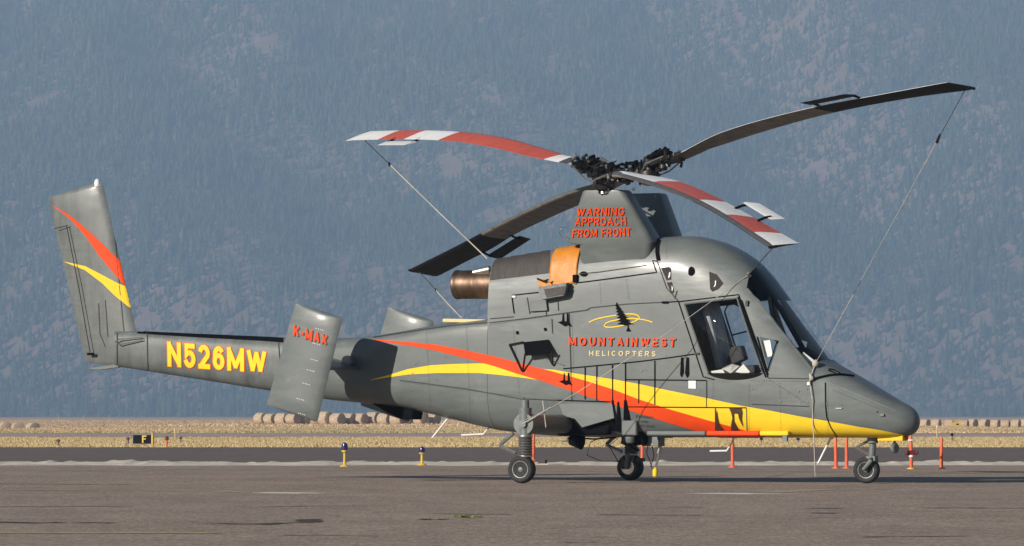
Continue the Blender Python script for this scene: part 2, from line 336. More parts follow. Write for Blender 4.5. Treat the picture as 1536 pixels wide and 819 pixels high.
# ------------------------------------------------------------------ dry grass (stuff)
def tint_mat(name, stops, rough=0.9, trans=0.0):
    m = bpy.data.materials.new(name); m.use_nodes = True; t = m.node_tree; b = t.nodes['Principled BSDF']; b.inputs['Roughness'].default_value = rough; b.inputs['Specular IOR Level'].default_value = 0.15
    at = t.nodes.new('ShaderNodeAttribute'); at.attribute_name = 'tint'; rp = t.nodes.new('ShaderNodeValToRGB')
    e = rp.color_ramp.elements
    while len(e) < len(stops): e.new(0.5)
    for k, (p, c) in enumerate(stops): e[k].position = p; e[k].color = (*c, 1)
    t.links.new(at.outputs['Fac'], rp.inputs[0]); t.links.new(rp.outputs[0], b.inputs['Base Color']); MATS[name] = m; return m
def tris_object(name, V, T, tint, m):
    me = bpy.data.meshes.new(name); n = len(T)
    me.vertices.add(len(V)); me.vertices.foreach_set('co', np.asarray(V, np.float32).ravel())
    me.loops.add(n * 3); me.loops.foreach_set('vertex_index', np.asarray(T, np.int32).ravel())
    me.polygons.add(n); me.polygons.foreach_set('loop_start', np.arange(0, 3 * n, 3, dtype=np.int32))
    a = me.attributes.new('tint', 'FLOAT', 'FACE'); a.data.foreach_set('value', np.asarray(tint, np.float32))
    me.materials.append(m); me.update(); me.validate()
    ob = bpy.data.objects.new(name, me); COL.objects.link(ob); return ob
def grass(name, x0, x1, y0, y1, n, h0, h1, wd, m, green=0.0, keep=None):
    x = rng.uniform(x0, x1, n); y = rng.uniform(y0, y1, n)
    cl = vnoise(x * .22, y * .07, 11) * .6 + vnoise(x * 1.1, y * .3, 12) * .4
    k = rng.random(n) < (.35 + 1.1 * cl)
    if keep is not None: k &= keep(x, y)
    x = x[k]; y = y[k]; cl = cl[k]; n = len(x)
    h = rng.uniform(h0, h1, n) * (.45 + cl); z = gz(x, y)
    V = np.zeros((n, 3, 3, 3)); tint = np.zeros((n, 3))
    for b in range(3):
        a = rng.uniform(0, 2 * np.pi, n); ox = rng.normal(0, wd, n); oy = rng.normal(0, wd, n); lean = rng.normal(0, .35, (n, 2)); hh = h * rng.uniform(.55, 1.1, n); ww = wd * rng.uniform(.5, 1.1, n)
        V[:, b, 0] = np.stack([x + ox + np.cos(a) * ww, y + oy + np.sin(a) * ww, z], 1); V[:, b, 1] = np.stack([x + ox - np.cos(a) * ww, y + oy - np.sin(a) * ww, z], 1)
        V[:, b, 2] = np.stack([x + ox + lean[:, 0] * hh, y + oy + lean[:, 1] * hh, z + hh], 1)
        tint[:, b] = np.clip(rng.normal(.5, .2, n) - green * (1 - vnoise(x * .1, y * .05, 21)), 0, 1)
    T = np.arange(n * 9).reshape(-1, 3)
    return tris_object(name, V.reshape(-1, 3), T, tint.ravel(), m)
M_STRAW = tint_mat('straw_grass', [(0, (0.297, 0.248, 0.122)), (.35, (0.429, 0.341, 0.180)), (1, (0.572, 0.462, 0.265))])
M_MEADOW = tint_mat('meadow_grass', [(0, (0.305, 0.273, 0.143)), (.4, (0.512, 0.377, 0.231)), (1, (0.683, 0.487, 0.336))])
tag(grass('dry_grass', -38, 38, Y_TX + .5, Y_R0 - 2, 125000, .02, .085, .02, M_STRAW, .12), 'straw coloured dry grass strip beyond the dark taxiway', 'grass', kind='stuff')
tag(grass('verge_grass', -46, 46, Y_R1 + 3, 470, 80000, .03, .12, .045, M_MEADOW, .55), 'olive and straw verge grass behind the runway', 'grass', kind='stuff')
tag(grass('meadow_grass', -110, 110, 470, 1300, 80000, .05, .20, .10, M_MEADOW, .02), 'pinkish tan meadow grass around the hay bales', 'grass', kind='stuff')
M_WEED = tint_mat('weed_green', [(0, (0.09, 0.11, 0.035)), (1, (0.20, 0.22, 0.08))])
def weed(u, v, n, wx, h, label):
    c = gpt(u, v); V = [(c.x, c.y, .006)]; T = []; tt = []
    for k in range(n):
        bx = c.x + random.gauss(0, wx * .35); by = c.y + random.gauss(0, wx * .5); a = random.uniform(0, 6.28); l = random.uniform(.3, 1) * h; ww = .008
        tx = bx + math.cos(a) * l * random.uniform(.3, 1.2); ty = by + math.sin(a) * l
        V += [(bx + ww, by, .006), (tx, ty, .003 + l * random.uniform(.3, 1))]; T.append((0, 2 * k + 1, 2 * k + 2)); tt.append(random.random())
    tag(tris_object('weed_tuft', V, T, tt, M_WEED), label, 'weed', 'weeds in the apron cracks')
weed(700, 777, 130, .11, .032, 'green weed tuft growing from the apron crack left of the main wheel')
weed(642, 780, 40, .12, .016, 'low flattened weed in a short dark apron crack')
weed(505, 775, 30, .07, .014, 'tiny weed sprig on the apron below the tail fin plate')

# ------------------------------------------------------------------ mountainside and its forest
HB = 5200.0
def hill_z(x, y):
    x = np.asarray(x, float); y = np.asarray(y, float); t = np.clip(y - HB, 0, None)
    base = 0.46 * t * sstep(0, 260, t) - 0.00006 * t ** 2
    gul = (vnoise(x / 240 + t / 900, t / 700, 31) - .5) * 120 + (vnoise(x / 90 + 3, t / 260, 32) - .5) * 40 + (vnoise(x / 38, t / 90 + 5, 33) - .5) * 14
    return np.where(t > 0, base + gul * sstep(0, 500, t), 0) - 0.05
G_HILL = ground_mat('hill_soil', [(0.253, 0.160, 0.110), (0.333, 0.220, 0.163), (0.138, 0.110, 0.063), (0.345, 0.220, 0.163)], [0.012, 0.08], (1, 1, 1), 0.2, 0.3)
tag(grid_mesh('hill', np.linspace(-2100, 2100, 169), np.concatenate([np.linspace(HB - 60, HB + 1500, 80)]), hill_z, G_HILL), kind='structure')
def forest():
    n = 106000
    x = rng.uniform(-1680, 1680, n); y = HB + 15 + rng.random(n) ** .9 * 1480
    clr = vnoise(x / 55 + 9, y / 100, 41) * .6 + vnoise(x / 17, y / 34, 42) * .4
    big = vnoise(x / 210, y / 300 + 4, 43)
    k = clr < (.875 - .07 * big); x = x[k]; y = y[k]; clr = clr[k]; n = len(x)
    z = hill_z(x, y); h = np.clip(rng.normal(13.0, 4.0, n), 4, 26) * (1.1 - .35 * (clr > .55)); r = h * rng.uniform(.15, .23, n)
    S = 5; V = np.zeros((n, 2 * S + 2, 3)); a0 = rng.uniform(0, 6.28, n)
    for j, (zb, zt, rr) in enumerate(((.08, .66, 1.0), (.42, 1.0, .66))):
        o = j * (S + 1)
        for q in range(S):
            a = a0 + 2 * np.pi * q / S + j * .6; rj = r * rr * rng.uniform(.65, 1.25, n)
            V[:, o + q] = np.stack([x + np.cos(a) * rj, y + np.sin(a) * rj, z + h * (zb + rng.uniform(-.06, .06, n))], 1)
        V[:, o + S] = np.stack([x + rng.normal(0, .2, n), y, z + h * zt], 1)
    t0 = [(o + q, o + (q + 1) % S, o + S) for o in (0, S + 1) for q in range(S)]
    T = (np.arange(n)[:, None, None] * (2 * S + 2) + np.array(t0)[None]).reshape(-1, 3)
    tint = np.repeat(np.clip(rng.normal(.5, .2, n) + (big[k] - .5) * .3, 0, 1), len(t0))
    m = tint_mat('conifer_foliage', [(0, (0.034, 0.057, 0.029)), (.55, (0.060, 0.088, 0.038)), (.9, (0.111, 0.125, 0.050)), (1, (0.169, 0.150, 0.072))])
    tag(tris_object('forest', V.reshape(-1, 3), T, tint, m), 'hazy blue conifer forest covering the mountainside behind the airfield', 'forest', kind='stuff')
forest()
# the air: one closed box of even haze
hz = MB(); hz.box((0, 3500, 360), (4600, 8000, 724))
M_HAZE = bpy.data.materials.new('haze_air'); M_HAZE.use_nodes = True
_t = M_HAZE.node_tree; _t.nodes.remove(_t.nodes['Principled BSDF']); _v = _t.nodes.new('ShaderNodeVolumePrincipled')
_v.inputs['Density'].default_value = 0.000245; _v.inputs['Color'].default_value = (0.42, 0.615, 0.885, 1); _v.inputs['Anisotropy'].default_value = 0.0
_t.links.new(_v.outputs[0], _t.nodes['Material Output'].inputs['Volume'])
tag(hz.build('haze', M_HAZE, None, 0), kind='stuff')
#PART2

# ------------------------------------------------------------------ the helicopter
YAW = R(24.5); CA, SA = math.cos(YAW), math.sin(YAW)
HELI = Vector(((867 - CU) / FPX * 75.0, 75.0, 0.0))
heli = empty('helicopter', HELI, -YAW)
tag(heli, 'grey twin-rotor helicopter with red and yellow stripes parked on the apron', 'helicopter')
MI = Matrix.Rotation(-YAW, 4, 'Z'); MI.translation = HELI; MI = MI.inverted()
CAML = MI @ Vector((0, 0, CAM_H))
def ray(u, v): return (MI.to_3x3() @ Vector(((u - CU) / FPX, 1.0, (HORIZON - v) / FPX))).normalized()
def P(u, v, Y):
    """point of the aircraft's plane at lateral offset Y (metres, + is port) sighted at (u, v)"""
    d = ray(u, v); return CAML + d * ((Y - CAML.y) / d.y)
def on_plane(u, v, p0, n):
    d = ray(u, v); return CAML + d * ((p0 - CAML).dot(n) / d.dot(n))
def to_local(wv): return MI.to_3x3() @ Vector(wv)
def px_of(p):
    q = MI.inverted() @ p; return (CU + FPX * q.x / q.y, HORIZON - FPX * (q.z - CAM_H) / q.y)

# --- body lines: u, top row, bottom row, half width, section exponents
ST1 = [(175, 496.5, 549, .10, 3.0, 2.6), (205, 497, 554, .13, 3.0, 2.6), (300, 501, 569, .19, 3.0, 2.6), (400, 505, 585, .26, 3.2, 2.6), (500, 507.5, 600, .34, 3.6, 2.6), (560, 505, 606, .42, 4.5, 2.6),
       (605, 499, 611, .47, 6, 2.7), (660, 490, 623, .52, 8, 2.8), (730, 481, 640, .565, 9, 3.0), (757.5, 478, 646, .57, 9, 3.2)]
ST2 = [(758, 388, 646, .57, 4.6, 3.2, 562), (800, 381, 651, .575, 4.7, 3.3, 556), (865, 371, 655, .58, 4.8, 3.5, 542), (930, 363, 656, .585, 4.7, 3.8, 522), (985, 357, 656, .59, 4.4, 4), (1040, 354.5, 656, .59, 4.0, 4), (1075, 361, 656, .59, 3.7, 4),
       (1105, 374, 656, .585, 3.5, 4), (1130, 391, 656, .575, 3.4, 4), (1150, 411, 656, .565, 3.3, 4), (1165, 431, 656, .555, 3.2, 4), (1205, 488, 656, .525, 3.1, 4), (1232, 526, 656, .495, 3.1, 3.8), (1245, 541, 656, .475, 3.2, 3.8), (1262, 551.5, 656, .455, 3.4, 3.6),
       (1300, 573.5, 656, .39, 3.6, 3.2), (1335, 594, 656, .315, 3.2, 2.8), (1352, 603, 655.5, .265, 2.6, 2.5), (1363, 608.5, 653.5, .22, 2.3, 2.3), (1371, 614.5, 649.5, .16, 2.1, 2.1), (1376.5, 623, 642, .09, 2, 2), (1378.5, 631, 634, .015, 2, 2)]
def body_fun(ST):
    X = [P(s[0], 600, 0).x for s in ST]; zt = [P(s[0], s[1], 0).z for s in ST]; zb = [P(s[0], s[2], 0).z for s in ST]
    zw = [P(s[0], s[6] if len(s) > 6 else (s[1] + s[2]) / 2, 0).z for s in ST]
    return X, [pchip(X, a) for a in (zt, zb, [s[3] for s in ST], [s[4] for s in ST], [s[5] for s in ST], zw)]
X1, F1 = body_fun(ST1); X2, F2 = body_fun(ST2)
NR = 64
def ring(x, F, grow=0.0):
    zt, zb, wd, pt, pb, zw = [f(x) for f in F]; out = []
    for k in range(NR):
        a = 2 * math.pi * (k + .5) / NR; c, s = math.cos(a), math.sin(a); p = pt if s > 0 else pb
        y = wd * math.copysign(abs(c) ** (2 / p), c); z = zw + ((zt - zw) if s > 0 else (zw - zb)) * math.copysign(abs(s) ** (2 / p), s)
        out.append(Vector((x, y, z)))
    return out
def half_width(x, z):
    F = F2 if x > X2[0] else F1; zt, zb, wd, pt, pb, zw = [f(x) for f in F]
    h = (zt - zw) if z > zw else (zw - zb); p = pt if z > zw else pb
    return wd * max(0, 1 - min(1, abs(z - zw) / h) ** p) ** (1 / p)
xa = np.linspace(X1[0], X1[-1], 100); xb = np.concatenate([np.linspace(X2[0], X2[-5], 110)[:-1], X2[-5] + (X2[-1] - X2[-5]) * np.sin(np.linspace(0, np.pi / 2, 22))])
mb = MB(); mb.loft([ring(x, F1) for x in xa]); mb.loft([ring(x, F2) for x in xb])
me0 = bpy.data.meshes.new('body'); me0.from_pydata(mb.v, [], mb.f)
body = bmesh.new(); body.from_mesh(me0); bmesh.ops.recalc_face_normals(body, faces=body.faces[:]); bpy.data.meshes.remove(me0)
BVH_BODY = BVHTree.FromBMesh(body)

def cut_poly(bm, poly, side=0):
    """slice bm along the edges of a convex polygon in the XZ plane (through the whole width); faces inside are returned"""
    x0 = min(p[0] for p in poly) - .08; x1 = max(p[0] for p in poly) + .08; z0 = min(p[1] for p in poly) - .08; z1 = max(p[1] for p in poly) + .08
    for i in range(len(poly)):
        a, b = poly[i], poly[(i + 1) % len(poly)]
        fs = []
        for f in bm.faces:
            c = f.calc_center_median()
            if x0 < c.x < x1 and z0 < c.z < z1 and (side == 0 or c.y * side > 0): fs.append(f)
        geom = list({v for f in fs for v in f.verts}) + list({e for f in fs for e in f.edges}) + fs
        bmesh.ops.bisect_plane(bm, geom=geom, dist=1e-5, plane_co=(a[0], 0, a[1]), plane_no=(b[1] - a[1], 0, -(b[0] - a[0])))
    def inside(c):
        sg = 0
        for i in range(len(poly)):
            a, b = poly[i], poly[(i + 1) % len(poly)]
            cr = (b[0] - a[0]) * (c.z - a[1]) - (b[1] - a[1]) * (c.x - a[0])
            if sg == 0: sg = 1 if cr > 0 else -1
            elif cr * sg < -1e-7: return False
        return True
    return [f for f in bm.faces if (side == 0 or f.calc_center_median().y * side > 0) and inside(f.calc_center_median())]
def take(bm, faces):
    """move faces out of bm into a new bmesh"""
    out = bmesh.new(); vm = {}
    for f in faces:
        vs = []
        for v in f.verts:
            if v.index not in vm or True:
                key = (round(v.co.x, 6), round(v.co.y, 6), round(v.co.z, 6))
                if key not in vm: vm[key] = out.verts.new(v.co)
                vs.append(vm[key])
        try: out.faces.new(vs)
        except ValueError: pass
    bmesh.ops.delete(bm, geom=faces, context='FACES'); return out
def bm_obj(name, bm, m, parent, smooth=35, solid=0.0, push=0.0):
    if push:
        bm.normal_update()
        for v in bm.verts: v.co.y += math.copysign(push, v.co.y)
    me = bpy.data.meshes.new(name); bm.to_mesh(me); bm.free(); me.materials.append(m)
    ob = link_mesh(name, me, parent, smooth)
    if solid:
        s = ob.modifiers.new('shell', 'SOLIDIFY'); s.thickness = solid; s.offset = -1
        e = ob.modifiers.new('crisp', 'EDGE_SPLIT'); e.split_angle = R(40)
    return ob
def sidepoly(pts, Y): return [(P(u, v, Y).x, P(u, v, Y).z) for u, v in pts]

# openings --------------------------------------------------------------
WS = sidepoly([(1119, 433), (1216, 557)], -.52)
A_TOP, A_BOT = WS
brow_top = (P(1141, 402, 0).x, P(1141, 402, 0).z)
base_f = (P(1240, 538, 0).x, P(1240, 538, 0).z)
SPLIT = sidepoly([(1137, 449)], -.5)[0]
brow_poly = [A_TOP, brow_top, (brow_top[0] + .6, brow_top[1] + .1), (SPLIT[0] + .8, SPLIT[1] - .02), SPLIT]
wind_poly = [SPLIT, (SPLIT[0] + .8, SPLIT[1] - .02), (base_f[0] + .5, base_f[1] + .6), (base_f[0] + .06, base_f[1] + .02), A_BOT]
win_poly = sidepoly([(1027, 456), (1104.5, 447), (1122, 492), (1140, 541), (1143, 556), (1134, 563), (1115, 567), (1092, 567.5), (1076, 565), (1062, 558)], -.58)
tri_poly = sidepoly([(1139, 505), (1166, 511), (1152, 556)], -.57)
door_poly = sidepoly([(1018, 452), (1108, 442), (1152, 566), (1140, 577), (1100, 581), (1072, 577), (1058, 570)], -.58)
take(body, cut_poly(body, win_poly)).free()
take(body, cut_poly(body, tri_poly)).free()
far_poly = sidepoly([(1161, 450), (1170, 450), (1202, 509), (1182, 509)], .55)
take(body, cut_poly(body, far_poly, 1)).free()
brow = take(body, cut_poly(body, brow_poly))
windshield = take(body, cut_poly(body, wind_poly))
door_r = take(body, cut_poly(body, door_poly, -1)); door_l = take(body, cut_poly(body, door_poly, 1))
XN = P(1352, 610, -.2).x
nose_faces = cut_poly(body, [(XN - .06, -1), (XN + 1, -1), (XN + 1, 3), (XN + .05, 3)])
nose = take(body, nose_faces)
XB = P(470, 560, 0).x
boom = take(body, cut_poly(body, [(-20, -1), (XB, -1), (XB, 4), (-20, 4)]))
def dk(u, v): q = P(u, v, -.58); return (q.x, q.z)
cowl = take(body, cut_poly(body, [dk(735, 484), dk(800, 476), dk(886, 462), dk(985, 446), dk(992, 358), (dk(992, 358)[0], 4), (dk(735, 484)[0] - .25, 4), (dk(735, 484)[0] - .25, dk(735, 484)[1] + .03)]))
fus = bm_obj('fuselage', body, M_GREY, heli, 30, .015)
boomo = bm_obj('tail_boom', boom, M_GREYS, heli, 30, .012)
noseo = bm_obj('nose_cone', nose, M_GREY, heli, 30, .012)
cowlo = bm_obj('engine_cowling', cowl, M_GREY, heli, 30, .012)
door1 = bm_obj('cockpit_door', door_r, M_GREY, heli, 30, .02, .002)
door2 = bm_obj('cockpit_door', door_l, M_GREY, heli, 30, .02, .002)
wso = bm_obj('windshield', windshield, M_GLASS, heli, 50, 0, -.004)
tag(bm_obj('windshield_brow', brow, M_TINT, heli, 50, 0, -.002), 'dark tinted upper windshield')

# --- surface drawing: paint, lettering and panel gaps laid on the skin
def hit(u, v, off=.005, bvh=None):
    d = ray(u, v); co, no, i, ds = (bvh or BVH_BODY).ray_cast(CAML, d)
    if co is None: return None
    if no.dot(d) > 0: no = -no
    return co + no * off
def interp(pts, u): return float(np.interp(u, [p[0] for p in pts], [p[1] for p in pts]))
def stripe(name, up, lo, m, parent, off=.005, rows=7, step=3.0, bvh=None, belly=None):
    u0 = max(up[0][0], lo[0][0]); u1 = min(up[-1][0], lo[-1][0]); n = max(2, int((u1 - u0) / step)); V = []; F = []; idx = {}
    for i in range(n + 1):
        u = u0 + (u1 - u0) * i / n; a = interp(up, u); b = interp(lo, u); last = None
        for j in range(rows + 1):
            h = hit(u, a + (b - a) * j / rows, off, bvh)
            if h is not None: idx[i, j] = len(V); V.append(h); last = h
        if belly and last is not None and belly[0] < u < belly[1]:
            F_ = F2; zt, zb, wd, pt, pb, zw = [f(last.x) for f in F_]
            y0 = last.y
            for q in range(1, 9):
                y = y0 * (1 - q / 8.0); z = zw - (zw - zb) * max(0, 1 - (abs(y) / wd) ** pb) ** (1 / pb) - off
                idx[i, rows + q] = len(V); V.append(Vector((last.x, y, min(z, last.z))))
    J = max(k[1] for k in idx)
    for i in range(n):
        for j in range(J):
            k = [(i, j), (i + 1, j), (i + 1, j + 1), (i, j + 1)]
            if all(q in idx for q in k): F.append(tuple(idx[q] for q in k))
    me = bpy.data.meshes.new(name); me.from_pydata([tuple(v) for v in V], [], F); me.materials.append(m); return link_mesh(name, me, parent, 60)
def stroke(name, lines, wpx, m, parent, off=.008, bvh=None, taper=False):
    """thin painted or recessed lines, each a list of (u, v), each an object of its own"""
    for pts in lines:
        V = []; F = []
        Q = []
        for a, b in zip(pts[:-1], pts[1:]):
            n = max(1, int(math.hypot(b[0] - a[0], b[1] - a[1]) / 4)); Q += [(a[0] + (b[0] - a[0]) * k / n, a[1] + (b[1] - a[1]) * k / n) for k in range(n)]
        Q.append(pts[-1]); prev = None
        for i, q in enumerate(Q):
            a = Q[max(i - 1, 0)]; b = Q[min(i + 1, len(Q) - 1)]; l = math.hypot(b[0] - a[0], b[1] - a[1]) or 1; nx, ny = -(b[1] - a[1]) / l, (b[0] - a[0]) / l
            ww = wpx / 2 * (1 if not taper else (1 - .8 * i / max(1, len(Q) - 1)))
            h1 = hit(q[0] + nx * ww, q[1] + ny * ww, off, bvh); h2 = hit(q[0] - nx * ww, q[1] - ny * ww, off, bvh)
            if h1 is None or h2 is None: prev = None; continue
            V += [tuple(h1), tuple(h2)]
            if prev is not None: F.append((prev, prev + 1, len(V) - 1, len(V) - 2))
            prev = len(V) - 2
        me = bpy.data.meshes.new(name); me.from_pydata(V, [], F); me.materials.append(m); link_mesh(name, me, parent, 0)
def patch(name, polys, m, parent, off=.006, bvh=None, join=False):
    """filled polygons (u, v) laid on the skin"""
    if not isinstance(polys[0][0], (tuple, list)): polys = [polys]
    if not join:
        for q in polys[1:]: patch(name, [q], m, parent, off, bvh, True)
        polys = polys[:1]
    bm = bmesh.new()
    for poly in polys:
        V2 = [Vector((p[0], p[1], 0)) for p in poly]
        vs = [bm.verts.new(v) for v in V2]
        for t in tessellate_polygon([V2]):
            try: bm.faces.new([vs[i] for i in t])
            except ValueError: pass
    return project(name, bm, m, parent, off, bvh, 6.0)
def project(name, bm, m, parent, off, bvh, step):
    ys_ = [v.co.y for v in bm.verts]; xs_ = [v.co.x for v in bm.verts]
    y = math.floor(min(ys_) / step) * step + step
    while y < max(ys_):
        bmesh.ops.bisect_plane(bm, geom=bm.verts[:] + bm.edges[:] + bm.faces[:], plane_co=(0, y, 0), plane_no=(0, 1, 0)); y += step
    bad = []
    for v in bm.verts:
        h = hit(v.co.x, v.co.y, off, bvh)
        if h is None: bad.append(v)
        else: v.co = h
    if bad: bmesh.ops.delete(bm, geom=bad, context='VERTS')
    me = bpy.data.meshes.new(name); bm.to_mesh(me); bm.free(); me.materials.append(m); return link_mesh(name, me, parent, 0)
def _arc(cx, cy, rx, ry, a0, a1, n=10): return [(cx + rx * math.cos(R(a0 + (a1 - a0) * k / n)), cy + ry * math.sin(R(a0 + (a1 - a0) * k / n))) for k in range(n + 1)]
_Pb = [(0, 1), (.6, 1)] + _arc(.6, .735, .4, .265, 90, -90, 8)[1:] + [(0, .47)]
GLYPH = {   # width, strokes on a unit box; a stroke that ends where it began is closed
 'A': (.74, [[(0, 0), (.5, 1)], [(.5, 1), (1, 0)], [(.2, .3), (.8, .3)]]), 'C': (.70, [_arc(.5, .5, .5, .5, 42, 318, 16)]), 'D': (.70, [[(0, 0), (0, 1), (.45, 1)] + _arc(.45, .5, .55, .5, 90, -90, 12)[1:] + [(0, 0)]]),
 'E': (.60, [[(1, 1), (0, 1), (0, 0), (1, 0)], [(0, .52), (.88, .52)]]), 'F': (.58, [[(1, 1), (0, 1), (0, 0)], [(0, .5), (.85, .5)]]), 'G': (.74, [_arc(.5, .5, .5, .5, 42, 335, 16) + [(1, .44), (.58, .44)]]),
 'H': (.70, [[(0, 0), (0, 1)], [(1, 0), (1, 1)], [(0, .5), (1, .5)]]), 'I': (.0, [[(.5, 0), (.5, 1)]]), 'K': (.72, [[(0, 0), (0, 1)], [(1, 1), (.08, .4)], [(.36, .58), (1, 0)]]), 'L': (.56, [[(0, 1), (0, 0), (1, 0)]]),
 'M': (.86, [[(0, 0), (0, 1)], [(0, 1), (.5, .1)], [(.5, .1), (1, 1)], [(1, 1), (1, 0)]]), 'N': (.70, [[(0, 0), (0, 1)], [(0, 1), (1, 0)], [(1, 0), (1, 1)]]), 'O': (.78, [_arc(.5, .5, .5, .5, 90, 450, 22)]), 'P': (.64, [[(0, 0)] + _Pb]), 'R': (.68, [[(0, 0)] + _Pb, [(.5, .46), (1, 0)]]),
 'S': (.64, [_arc(.5, .745, .46, .255, 25, 270, 10) + _arc(.5, .245, .5, .245, 90, -155, 10)[1:]]), 'T': (.64, [[(0, 1), (1, 1)], [(.5, 1), (.5, 0)]]), 'U': (.70, [[(0, 1), (0, .42)] + _arc(.5, .42, .5, .42, 180, 360, 10)[1:] + [(1, 1)]]),
 'W': (1.0, [[(0, 1), (.25, 0)], [(.25, 0), (.5, .92)], [(.5, .92), (.75, 0)], [(.75, 0), (1, 1)]]), 'X': (.72, [[(0, 0), (1, 1)], [(0, 1), (1, 0)]]), '-': (.36, [[(0, .42), (1, .42)]]), '0': (.6, [_arc(.5, .5, .5, .5, 90, 450, 20)]),
 '2': (.6, [_arc(.5, .7, .5, .3, 160, -30, 9) + [(.1, .04)], [(0, 0), (1, 0)]]), '5': (.6, [[(.92, 1), (.12, 1), (.04, .5)] + _arc(.48, .33, .52, .33, 130, -160, 11)]), '6': (.6, [_arc(.5, .32, .5, .32, 180, 540, 16), [(.0, .32), (.06, .62)] + _arc(.52, .68, .46, .32, 170, 35, 7)]),
}
def text(name, s, TL, TR, BR, BL, m, parent, off=.007, t=.18, bvh=None, space=.16, grow=0.0, step=5.0):
    """bold sans lettering cut from strokes and laid on the skin inside the quad TL TR BR BL"""
    x = 0; strips = []; hh = t / 2; ht = t / 2 + grow
    for ch in s:
        if ch == ' ': x += .45; continue
        gw, st = GLYPH[ch]; gw = max(gw, t)
        for pl in st:
            pts = [Vector((x + hh + p[0] * (gw - t), hh + p[1] * (1 - t))) for p in pl]; closed = (pts[0] - pts[-1]).length < 1e-4
            if closed: pts = pts[:-1]
            n = len(pts); L = []; Rr = []
            for i, p in enumerate(pts):
                a = pts[i - 1] if (i or closed) else None; c = pts[(i + 1) % n] if (i < n - 1 or closed) else None
                d0 = (p - a).normalized() if a is not None else None; d1 = (c - p).normalized() if c is not None else None
                d0 = d0 if d0 is not None else d1; d1 = d1 if d1 is not None else d0
                n0 = Vector((-d0.y, d0.x)); n1 = Vector((-d1.y, d1.x)); mm = (n0 + n1)
                mm = mm.normalized() if mm.length > .1 else n0; k = min(1 / max(.3, mm.dot(n0)), 1.9)
                e = p.copy()
                if not closed and i == 0: e = p - d1 * (ht if abs(d1.x) < .02 or abs(d1.y) < .02 else ht * .5)
                if not closed and i == n - 1: e = p + d0 * (ht if abs(d0.x) < .02 or abs(d0.y) < .02 else ht * .5)
                q0 = e + mm * ht * k; q1 = e - mm * ht * k
                for q in (q0, q1): q.y = min(max(q.y, -grow), 1 + grow); q.x = min(max(q.x, x - grow), x + gw + grow)
                L.append(q0); Rr.append(q1)
            strips.append((L, Rr, closed))
        x += gw + space
    W_ = x - space; out = MB()
    for li, (L, Rr, closed) in enumerate(strips):
        bm = bmesh.new(); n = len(L); A = []
        for p in L + Rr:
            a = p.x / W_; c = p.y; tx = TL[0] + (TR[0] - TL[0]) * a, TL[1] + (TR[1] - TL[1]) * a; bx = BL[0] + (BR[0] - BL[0]) * a, BL[1] + (BR[1] - BL[1]) * a
            A.append(bm.verts.new((bx[0] + (tx[0] - bx[0]) * c, bx[1] + (tx[1] - bx[1]) * c, 0)))
        for i in range(n if closed else n - 1):
            k = (i + 1) % n
            try: bm.faces.new((A[i], A[k], A[n + k], A[n + i]))
            except ValueError: pass
        ys_ = [v.co.y for v in bm.verts]; y = math.floor(min(ys_) / step) * step + step
        while y < max(ys_):
            bmesh.ops.bisect_plane(bm, geom=bm.verts[:] + bm.edges[:] + bm.faces[:], plane_co=(0, y, 0), plane_no=(0, 1, 0)); y += step
        hs = [hit(v.co.x, v.co.y, off + .0003 * (li % 5), bvh) for v in bm.verts]; bm.verts.index_update()
        fs = [tuple(v.index for v in f.verts) for f in bm.faces if all(hs[v.index] is not None for v in f.verts)]
        out.add([h if h is not None else Vector((0, 0, 2)) for h in hs], fs); bm.free()
    o = out.build(name, m, parent, 0, 0, False); o['kind'] = 'stuff'; return o

# paint scheme ----------------------------------------------------------
Y_FWD_UP = [(812, 553.2), (832, 554.7), (854, 558.7), (899, 565.7), (920, 568.8), (959, 576), (1005, 586), (1060, 597), (1112, 608.5), (1156, 616), (1200, 624.5), (1244, 632), (1288, 640), (1321, 645), (1356, 652)]
Y_FWD_LO = [(812, 554), (843, 562), (882, 573), (920, 585), (959, 600), (1005, 615), (1060, 631), (1112, 645), (1147, 655), (1160, 655.2), (1330, 655.2), (1356, 652.6)]
RED_UP = [(561, 509.6), (612, 512.5), (656, 517), (700, 525.5), (744, 535), (777, 543.7), (799, 549.5), (823, 555.5), (843, 561), (882, 572), (920, 584), (959, 599), (1005, 614), (1060, 629.5), (1112, 643.5), (1147, 654)]
RED_LO = [(561, 510.4), (590, 515), (623, 520), (656, 526.6), (700, 537.6), (744, 550), (777, 561), (805, 569), (832, 578), (876, 593), (917, 605), (947, 616.4), (982, 627.5), (1022, 639.6), (1060, 651), (1075, 655.2), (1147, 655.2)]
Y_AFT_UP = [(556, 569.6), (585, 562), (612, 553.6), (645, 548), (678, 546), (719, 545), (740, 546), (770, 553), (806, 566)]
Y_AFT_LO = [(556, 570.4), (585, 565.7), (612, 561.8), (656, 559.6), (719, 559.6), (744, 561.8), (777, 565.7), (806, 569.5)]
stripe('yellow_stripe', Y_AFT_UP, Y_AFT_LO, M_YEL, fus, .005)
stripe('yellow_stripe', Y_FWD_UP, Y_FWD_LO, M_YEL, fus, .005, 8, belly=(1147, 1345))
stripe('red_stripe', RED_UP, RED_LO, M_RED, fus, .0075, belly=(1075, 1147))
text('registration_outline', 'N526MW', (251, 512.3), (400, 526), (400, 559.5), (252, 549.3), M_RED, boomo, .006, .20, None, .14, .03)
text('registration_number', 'N526MW', (251, 512.3), (400, 526), (400, 559.5), (252, 549.3), M_YEL, boomo, .010, .20, None, .14)
text('operator_name_shadow', 'MOUNTAINWEST', (854.3, 506), (1014.8, 508.2), (1013.8, 520.7), (854.3, 518.7), M_LINE, fus, .007, .185, None, .36, .015)
